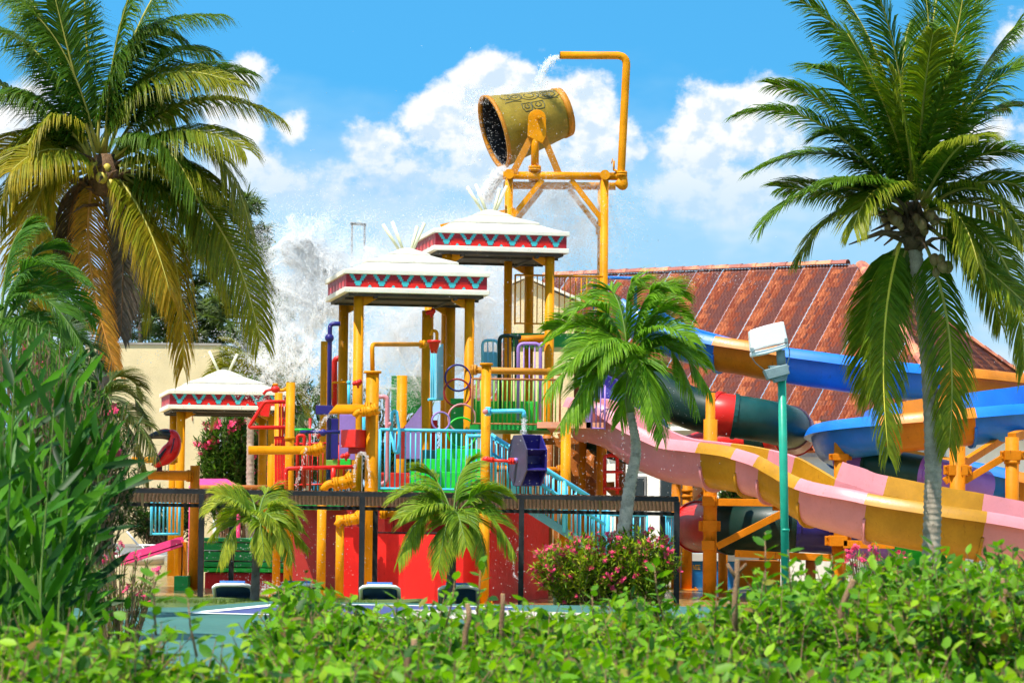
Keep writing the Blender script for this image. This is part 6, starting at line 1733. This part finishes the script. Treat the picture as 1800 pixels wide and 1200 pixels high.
for (px,py,Y) in tips:
    px = px*.86 - 34
    t_ = P(px,py,Y); b0 = Vector((P(70,1200,Y).x + ru(-.25,.2), Y+ru(-.2,.2), .2)); m_ = b0.lerp(t_,.6)+Vector((-.03,0,.05))
    stemb.tube([b0,m_,t_],[.007,.005,.002],6,False)
    for k in range(18):
        u = ru(.3,1.0); p = bez(b0,m_,t_,u); T = (t_-m_).normalized()
        d = (rdir()*.85 + T*.9 + Vector((.22,0,.10))).normalized()
        cand.append((p, d, ru(.13,.24)))
for i,(p,d,L_) in enumerate(cand):
    up = Vector((ru(-.6,.6), -1+ru(-.4,.4), ru(.1,1.0)))
    if i % max(1,len(cand)//300) == 0 and i//max(1,len(cand)//300) < 300:
        inst('leaf', random.choice(LV), p, fo_root, orient(d,up), (L_*1.4, L_*1.1, L_))
    else: rest.leaf(p, d, up, L_*1.1, L_*.18, jit(random.choice(((.035,.135,.007),(.07,.21,.009),(.018,.08,.006),(.010,.045,.005))),.2), .10, .12, 1)
stemb.build('stems','crownshaft',fo_root)
o = rest.build('leaf_mass','leaf_gloss',fo_root); o['kind']='stuff'

# ------------------------------------------------------------------ clipped hedge along the front
HL = []
for cc in ((.10,.24,.008),(.15,.30,.012),(.06,.17,.008)):
    m_ = MB(); m_.leaf(Vector((0,0,0)), Vector((0,1,0)), Vector((0,0,1)), 1, .50, cc, .09, .14, 1); me = m_.mesh('leaf'); me.materials.append(MAT('leaf')); HL.append(me)
HD = [(.26,.25,.03),(.22,.14,.04)]
HC = [(.12,.28,.008),(.18,.36,.010),(.065,.19,.008),(.25,.40,.012),(.022,.085,.008),(.13,.29,.008)]
def hedge(label, prof, Y0, Y1, nspr, zlow, leafL=.052, nparts=300, seed=1):
    random.seed(seed)
    root = thing('hedge', label, 'hedge', (P((prof[0][0]+prof[-1][0])/2,1100,(Y0+Y1)/2).x, (Y0+Y1)/2, 0), 'clipped hedges in front')
    mass = MB(); tw = MB(); allv = []
    xs = [p[0] for p in prof]; ys = [p[1] for p in prof]
    for i in range(nspr):
        px = ru(xs[0], xs[-1]); ytop = float(np.interp(px, xs, ys)); Y = ru(Y0, Y1)
        zt = P(px, ytop, (Y0+Y1)/2).z - .075 - .05*abs((Y-(Y0+Y1)/2)/(Y1-Y0))*2
        dep = rnd()**1.7
        z = zt - dep*(zt-zlow) + (ru(-.03,.05) if dep < .15 else 0)
        x = P(px, 1000, Y).x
        base = Vector((x+ru(-.05,.05), Y, z-.12)); dirv = (Vector((ru(-.7,.7), ru(-.7,.7), ru(.25,1.1)))).normalized(); Ls = ru(.09,.20)
        tip_ = base+dirv*Ls+Vector((0,0,.02)); tw.tube([base, base.lerp(tip_,.5)+rdir()*.008, tip_],[.0028,.002,.001],4,False)
        nl = random.randint(6,10)
        for k in range(nl):
            u = (k+.6)/nl; p = base.lerp(tip_, u); an = k*2.4+ru(-.4,.4); a = dirv.orthogonal().normalized(); b_ = dirv.cross(a)
            d = ((a*math.cos(an)+b_*math.sin(an)) + dirv*ru(.3,1.0)).normalized()
            allv.append((p, d, leafL*(ru(.35,.7) if rnd() < .3 else ru(.75,1.3)), dep))
    allv.sort(key=lambda q: q[3]+rnd()*.3)
    for i,(p,d,L_,dp) in enumerate(allv):
        up = (Vector((0,0,1)) + rdir()*.7).normalized()
        if i < nparts: inst('leaf', random.choice(HL), p, root, orient(d,up), (L_,L_,L_))
        else: mass.leaf(p, d, up, L_, L_*ru(.42,.6), jit(random.choice(HC) if rnd() > .03 else random.choice(HD),.2), .10, ru(0,.35), 1)
    tw.build('twigs','wood_stem',root); o = mass.build('leaf_mass','leaf',root); o['kind']='stuff'
    return root
hr = hedge('sunlit clipped hedge across the right and middle front', [(480,1085),(520,1010),(560,1030),(620,1062),(690,1075),(760,1050),(800,1075),(860,1055),(920,1068),(985,1060),(1020,1075),(1090,1048),(1130,1040),(1180,1060),(1240,1062),(1290,1062),(1330,998),(1370,1005),(1420,1008),(1470,988),(1530,992),(1580,980),(1650,958),(1700,978),(1750,955),(1800,962),(1860,962)], 8.8, 11.4, 8600, .72, .048, 300, 11)
hedge('nearest blurred hedge along the bottom and left', [(-60,1075),(40,1085),(110,1075),(180,1110),(240,1080),(290,1100),(340,1150),(400,1140),(470,1120),(540,1115),(640,1140),(760,1120),(900,1140),(1050,1130),(1250,1150),(1500,1140),(1700,1150),(1860,1140)], 6.8, 8.2, 3900, .9, .046, 300, 12)
random.seed(5)
# taller shoots that stand clear of the hedge, and cut stubs
def shoot(px, py, Y, h, n, col, label, lean=0.0, big=1.0):
    t_ = P(px,py,Y); b0 = Vector((t_.x-lean, Y, t_.z-h)); root = thing('hedge_shoot', label, 'shoot', b0, 'shoots standing out of the hedge')
    MB().tube([b0, b0.lerp(t_,.5)+Vector((lean*.2,0,0)), t_],[.004,.003,.0015],6).build('stem','wood_stem',root)
    for k in range(n):
        u = .15+.85*(k+.5)/n; p = b0.lerp(t_,u); an = k*2.5; d = Vector((math.cos(an), math.sin(an)*.8, ru(.35,.9))).normalized()
        L_ = ru(.045,.065)*big; inst('leaf', random.choice(HL), p, root, orient(d,(Vector((0,0,1))+rdir()*.5)), (L_,L_,L_))
    return root
for i,a in enumerate(((548,1018,9.6,.22,12,'shoot standing clear of the hedge left of the lounger'),(500,1030,9.4,.2,11,'leafy shoot at the left end of the sunlit hedge'),(845,985,9.8,.22,9,'tall thin shoot in front of the bright red wall'),(800,1015,9.4,.16,8,'shoot left of the tall thin one before the red wall'),(1150,990,9.6,.18,8,'grey green shoot in front of the oleander'),(1345,935,9.4,.30,14,'shoot left of the green lamp post'),(1385,965,9.6,.22,11,'shoot overlapping the green lamp post'),(1462,975,9.7,.2,11,'shoot right of the green lamp post'),(1640,955,9.6,.2,12,'shoot at the foot of the big right palm trunk'),(1755,955,9.5,.2,13,'shoot near the right edge of the hedge'),(1580,975,9.6,.18,10,'shoot below the red oleander sprig'),(270,1010,7.6,.16,12,'whitish blurred shoot in front of the court at left'),(330,1045,7.4,.16,8,'blurred shoot right of the whitish one'),(1040,1035,9.5,.16,9,'shoot left of the cut stub below the oleander'),(700,1050,9.4,.16,10,'shoot below the white framed lounger'),(1260,1030,9.5,.16,9,'shoot below the tall orange mast'))):
    shoot(a[0],a[1],a[2],a[3],a[4],None,a[5],ru(-.03,.03))
for lab,(x0,y0,x1,y1,Y,r) in (('cut hedge branch left of the big palm trunk',(1478,1078,1500,1020,9.5,.011)),('thick pruned hedge branch at the right edge',(1757,1130,1766,1018,9.3,.013)),('forked bare hedge branch below the tall mast',(1292,1050,1296,985,9.4,.009)),('cut hedge stub in front of the red side wall',(882,1085,884,1045,9.4,.008)),('short cut stub below the red wall',(818,1110,822,1062,9.2,.009)),('leaning pruned branch in the middle of the hedge',(1612,1095,1622,1062,9.3,.006)),('brown stub low in the front hedge',(718,1150,728,1125,7.6,.009))):
    a=P(x0,y0,Y); b=P(x1,y1,Y); root=thing('pruned_branch',lab,'branch',a,'pruned branches in the hedge')
    m_=a.lerp(b,.5)+Vector((ru(-.01,.01),0,0)); MB().tube([a-Vector((0,0,.15)),a,m_,b],[r*1.2,r*1.1,r,r*.95],10).build('branch','wood_stem',root)
    MB().cyl(b,b+(b-m_).normalized()*.004,r*.9,10).build('cut_face','cut_wood',root)
    if 'forked' in lab:
        MB().tube([m_,P(1278,990,Y)],[r*.8,r*.6],8).build('fork','wood_stem',root); MB().tube([m_.lerp(b,.3),P(1312,990,Y)],[r*.7,r*.5],8).build('fork','wood_stem',root)

# orange croton leaves glimpsed through the hedge
OC = thing('croton','orange leaved croton glimpsed through the hedge right of the lamp post','plant',P(1372,1095,13))
cm = MB()
for i in range(60):
    p = P(1372+ru(-16,16), 1078+ru(-12,14), 13); cm.leaf(p, rdir(0), Vector((0,-.5,1)), ru(.025,.045), .018, jit((.80,.30,.02),.2), .1, .1)
o = cm.build('foliage','leaf',OC); o['kind']='stuff'
MB().tube([P(1372,1130,13),P(1372,1075,13)],.004,6).build('stem','wood_stem',OC)
# ------------------------------------------------------------------ flying water: drops as points
def mat_water():
    m, N = new_mat('spray_drop')
    b = N.n('ShaderNodeBsdfPrincipled'); b.inputs['Base Color'].default_value = (.96,.97,.98,1); b.inputs['Roughness'].default_value = .3
    t = N.n('ShaderNodeBsdfTranslucent'); t.inputs[0].default_value = (.97,.98,.99,1)
    mx = N.n('ShaderNodeMixShader'); mx.inputs[0].default_value = .50
    N.link(b.outputs[0], mx.inputs[1]); N.link(t.outputs[0], mx.inputs[2]); tr = N.n('ShaderNodeBsdfTransparent'); m2 = N.n('ShaderNodeMixShader'); m2.inputs[0].default_value = .60
    N.link(mx.outputs[0], m2.inputs[1]); N.link(tr.outputs[0], m2.inputs[2]); finish(N, m2.outputs[0])
mat_water()
rng = np.random.default_rng(3)
ng = None
def point_group():
    g = bpy.data.node_groups.new('drops', 'GeometryNodeTree')
    g.interface.new_socket('Geometry', in_out='INPUT', socket_type='NodeSocketGeometry'); g.interface.new_socket('Geometry', in_out='OUTPUT', socket_type='NodeSocketGeometry')
    i = g.nodes.new('NodeGroupInput'); o = g.nodes.new('NodeGroupOutput'); mp = g.nodes.new('GeometryNodeMeshToPoints'); at = g.nodes.new('GeometryNodeInputNamedAttribute'); sm = g.nodes.new('GeometryNodeSetMaterial')
    at.data_type = 'FLOAT'; at.inputs['Name'].default_value = 'rad'; sm.inputs['Material'].default_value = MAT('spray_drop')
    g.links.new(i.outputs[0], mp.inputs['Mesh']); g.links.new(at.outputs['Attribute'], mp.inputs['Radius']); g.links.new(mp.outputs[0], sm.inputs['Geometry']); g.links.new(sm.outputs[0], o.inputs[0])
    return g
ng = point_group()
def drops(name, label, arr, rad):
    me = bpy.data.meshes.new(name); me.vertices.add(len(arr)); me.vertices.foreach_set('co', arr.astype(np.float32).ravel())
    a = me.attributes.new('rad','FLOAT','POINT'); a.data.foreach_set('value', rad.astype(np.float32))
    me.materials.append(MAT('spray_drop'))
    o = bpy.data.objects.new(name, me); COL.objects.link(o); md = o.modifiers.new('drops','NODES'); md.node_group = ng
    tag(o, label, 'spray', kind='stuff'); return o
def W2(px, py, Y):
    """vectorised P"""
    R = np.array(M3); d = np.stack([(px-900)/F, (600-py)/F, -np.ones_like(px)], 1) @ R.T
    return np.array(CAM) + d*(Y/d[:,1])[:,None]
def lognorm(n, m, s, lo, hi): return np.clip(m*np.exp(rng.normal(0,s,n)), lo, hi)
def blob(n, cx, cy, sx, sy, Y, sY, tilt=0.0):
    a = rng.normal(0,1,n); b = rng.normal(0,1,n); c_, s_ = math.cos(tilt), math.sin(tilt)
    return np.stack([cx+sx*(a*c_-b*s_), cy+sy*(a*s_+b*c_), Y+sY*rng.normal(0,1,n)],1)
def clumped(pts, k, amp):
    """pull drops towards a turbulent pattern so that the spray has lumps and gaps"""
    keep = np.empty(len(pts), bool)
    for i in range(len(pts)):
        v = mnoise.fractal((pts[i,0]/k, pts[i,1]/k, pts[i,2]*1.2), 1.0, 2.0, 4)
        keep[i] = rng.random() < .5 + amp*v
    return pts[keep]
# great splash where the bucket's water lands
def ball(n, cx, cy, sx, sy, Y, sY, p=.55):
    v = rng.normal(0,1,(n,3)); v /= np.linalg.norm(v,axis=1)[:,None]; v *= (rng.random(n)**p)[:,None]
    return np.stack([cx+sx*v[:,0], cy+sy*v[:,1], Y+sY*v[:,2]],1)
def jets(n, per, ox, oy, spread, Hlo, Hhi, Y, sY, w0, w1, lean=0.0):
    """ropes and torn sheets of water: drops strung along ballistic arcs"""
    out = []
    for k in range(n):
        th = rng.normal(lean, spread); H = rng.uniform(Hlo, Hhi); vy = math.sqrt(2*H); vx = math.tan(th)*vy*.8
        t0 = rng.uniform(.25, .95)*vy; t1 = t0 + rng.uniform(.12,.7)*vy; m = int(per*rng.uniform(.3,1.7))
        t = rng.uniform(t0, t1, m); w = (w0 + (w1-w0)*(t/vy))
        x = ox + rng.normal(0,14) + vx*t + rng.normal(0,1,m)*w; y = oy - vy*t + .5*t*t + rng.normal(0,1,m)*w
        yy = Y + rng.normal(0,sY) + rng.normal(0,.06,m)
        out.append(np.stack([x,y,yy],1))
    return np.vstack(out)
def torn(pts, k, a):
    """bend the cloud along a turbulent field"""
    q = pts.copy()
    for i in range(len(pts)):
        v = mnoise.turbulence_vector((pts[i,0]/k, pts[i,1]/k, pts[i,2]*.8), 3, False)
        q[i,0] += a*v[0]; q[i,1] += a*v[1]
    return q
parts = [ball(80000,536,436,46,52,76,.35,.75), ball(50000,508,465,38,60,76,.3,.75), ball(60000,578,462,46,50,76,.35,.75), ball(84000,545,525,64,66,76,.4,.75), ball(64000,645,466,95,34,75.7,.35,.7), ball(60000,512,565,52,70,75.6,.4,.7), ball(40000,600,525,50,55,75.6,.4,.7)]
soft = torn(np.vstack(parts), 42, 26)
soft = clumped(soft, 26, .4)
pts = np.vstack([soft, jets(220, 330, 555, 640, .20, 120, 262, 76, .3, 2, 9), jets(90, 220, 600, 600, .55, 60, 150, 75.8, .3, 2, 8, .15), blob(12000,545,430,60,40,76,.5)])
drops('splash','white exploding splash of water left of the central pavilion', W2(*pts.T), lognorm(len(pts), .0064, .42, .003, .016))
parts = [torn(np.vstack([blob(14000,505,610,34,38,75,.6), blob(10000,560,610,40,34,75,.6), blob(8000,480,650,26,24,75,.6), blob(8000,540,660,45,24,75,.6)]), 26, 26), jets(120, 90, 520, 690, .6, 30, 110, 75, .4, 1.5, 5)]
pts = clumped(np.vstack(parts), 20, 1.2)
drops('splash','coarse falling drops below the great splash', W2(*pts.T), lognorm(len(pts), .0085, .45, .003, .02))
# curtain of fine spray behind the pavilion posts
parts = [ball(190000,700,600,115,130,74,.8,.5), ball(110000,770,580,100,130,74,.8,.5), ball(160000,850,570,60,150,74.8,.6,.5), blob(10000,700,520,70,28,74,1), blob(6000,880,520,30,60,75,1), blob(6000,720,690,60,40,73,1), blob(5000,640,560,30,60,73.5,.8)]
pts = clumped(torn(np.vstack(parts), 70, 30), 45, .35)
drops('mist','grey curtain of fine spray behind the pavilion posts', W2(*pts.T), lognorm(len(pts), .0064, .35, .002, .012))
pts = clumped(torn(np.vstack([ball(120000,640,540,210,170,77,1.2,.6), ball(70000,985,395,120,95,74.5,1.0,.6), ball(40000,500,600,80,110,76.5,.8,.6)]), 80, 50), 55, .6)
drops('mist','broad thin veil of mist drifting round the pavilions and tower', W2(*pts.T), lognorm(len(pts), .0042, .3, .002, .008))
# water dripping off the bucket tower
parts = [blob(26000,970,352,55,18,73,.8), blob(26000,1010,380,45,34,73,.8), blob(14000,900,370,30,26,73.5,.8), blob(26000,1000,420,50,45,73.5,.8), blob(12000,1050,400,35,60,73.5,.8), blob(4500,940,300,55,22,72,.5), blob(9000,960,470,60,60,74,.8), blob(14000,800,395,48,16,73.5,.6,-.35)]
pts = np.vstack(parts); pts = clumped(pts, 26, .9)
drops('mist','glittering spray shaken off the beams below the tipping bucket', W2(*pts.T), lognorm(len(pts), .0055, .4, .002, .015))
parts = [torn(np.vstack([blob(1500,828,210,8,34,72.9,.3), blob(1500,852,172,22,6,72.8,.3)]),12,14), blob(1300,930,160,50,6,72.8,.3), blob(160,920,235,45,35,71.4,.2), blob(120,862,240,8,34,72.4,.15)]
pts = np.vstack(parts)
drops('splash','drops thrown up around the mouth of the tipping bucket', W2(*pts.T), lognorm(len(pts), .0060, .4, .003, .016))
# thin droplets over the whole scene
pts = np.vstack([blob(1300,560,560,160,150,70,5), blob(900,900,400,140,110,71,4), blob(700,1060,700,90,110,63,1), blob(500,440,980,40,60,57,3), blob(300,560,930,50,70,58.5,1), blob(150,900,960,25,50,57,1), blob(400,1000,820,120,60,60,2)])
drops('drizzle','scattered single drops drifting over the play structure', W2(*pts.T), lognorm(len(pts), .0060, .4, .003, .013))
# poured streams
def stream(label, path, n, w0, w1, r):
    A_ = catmull(path, 12); m = len(A_); t = rng.random(n)**.9*(m-1); i = np.minimum(m-2, t.astype(int)); f = (t-i)[:,None]
    q = A_[i]*(1-f)+A_[i+1]*f; w = (w0+(w1-w0)*t/(m-1))[:,None]
    q = q + np.concatenate([rng.normal(0,1,(n,2))*w, rng.normal(0,1,(n,1))*w*.015], 1)
    o = drops('water_stream', label, W2(*q.T), lognorm(n, r, .4, r*.3, r*2.2)); o['category']='water'; return o
stream('water arcing from the fill pipe into the tipping bucket',[(985,100,71.9),(968,106,72),(955,126,72.3),(948,152,72.6)],1500,2.0,6,.010)
stream('solid white pour from the lip of the tipping bucket',[(886,299,72.4),(874,312,72.4),(862,330,72.4),(852,350,72.4)],12000,4.5,6,.009)
stream('water leaving the short oblique spout',[(588,724,60.8),(574,733,60.8),(562,748,60.8),(552,768,60.8)],260,1.6,3,.008)
stream('water leaving the long spout end in a thin string',[(541,775,61.2),(535,800,61.2),(528,830,61.2),(520,856,61.2)],150,1.0,2.0,.008)
stream('white arch of water under the red dump box',[(622,858,60.7),(624,820,60.7),(630,798,60.7),(642,798,60.7),(648,820,60.7),(650,856,60.7)],420,1.2,1.6,.008)
stream('water falling from the blue tap onto the paddle wheel',[(921,733,61.2),(921,748,61.2),(921,764,61.2)],420,2.2,2.8,.008)
stream('dotted string of drops before the pink slide',[(1093,700,63),(1094,740,63),(1095,800,63),(1096,860,63)],70,.6,1.6,.008)
stream('water ring splashing beside the canopy post',[(912,960,56),(904,985,56),(904,1010,56),(914,1020,56),(918,1040,56)],200,1.3,2,.006)
stream('white splash on the pool floor behind the left lounger',[(455,1035,60),(475,1034,60),(500,1036,60)],400,8,6,.008)
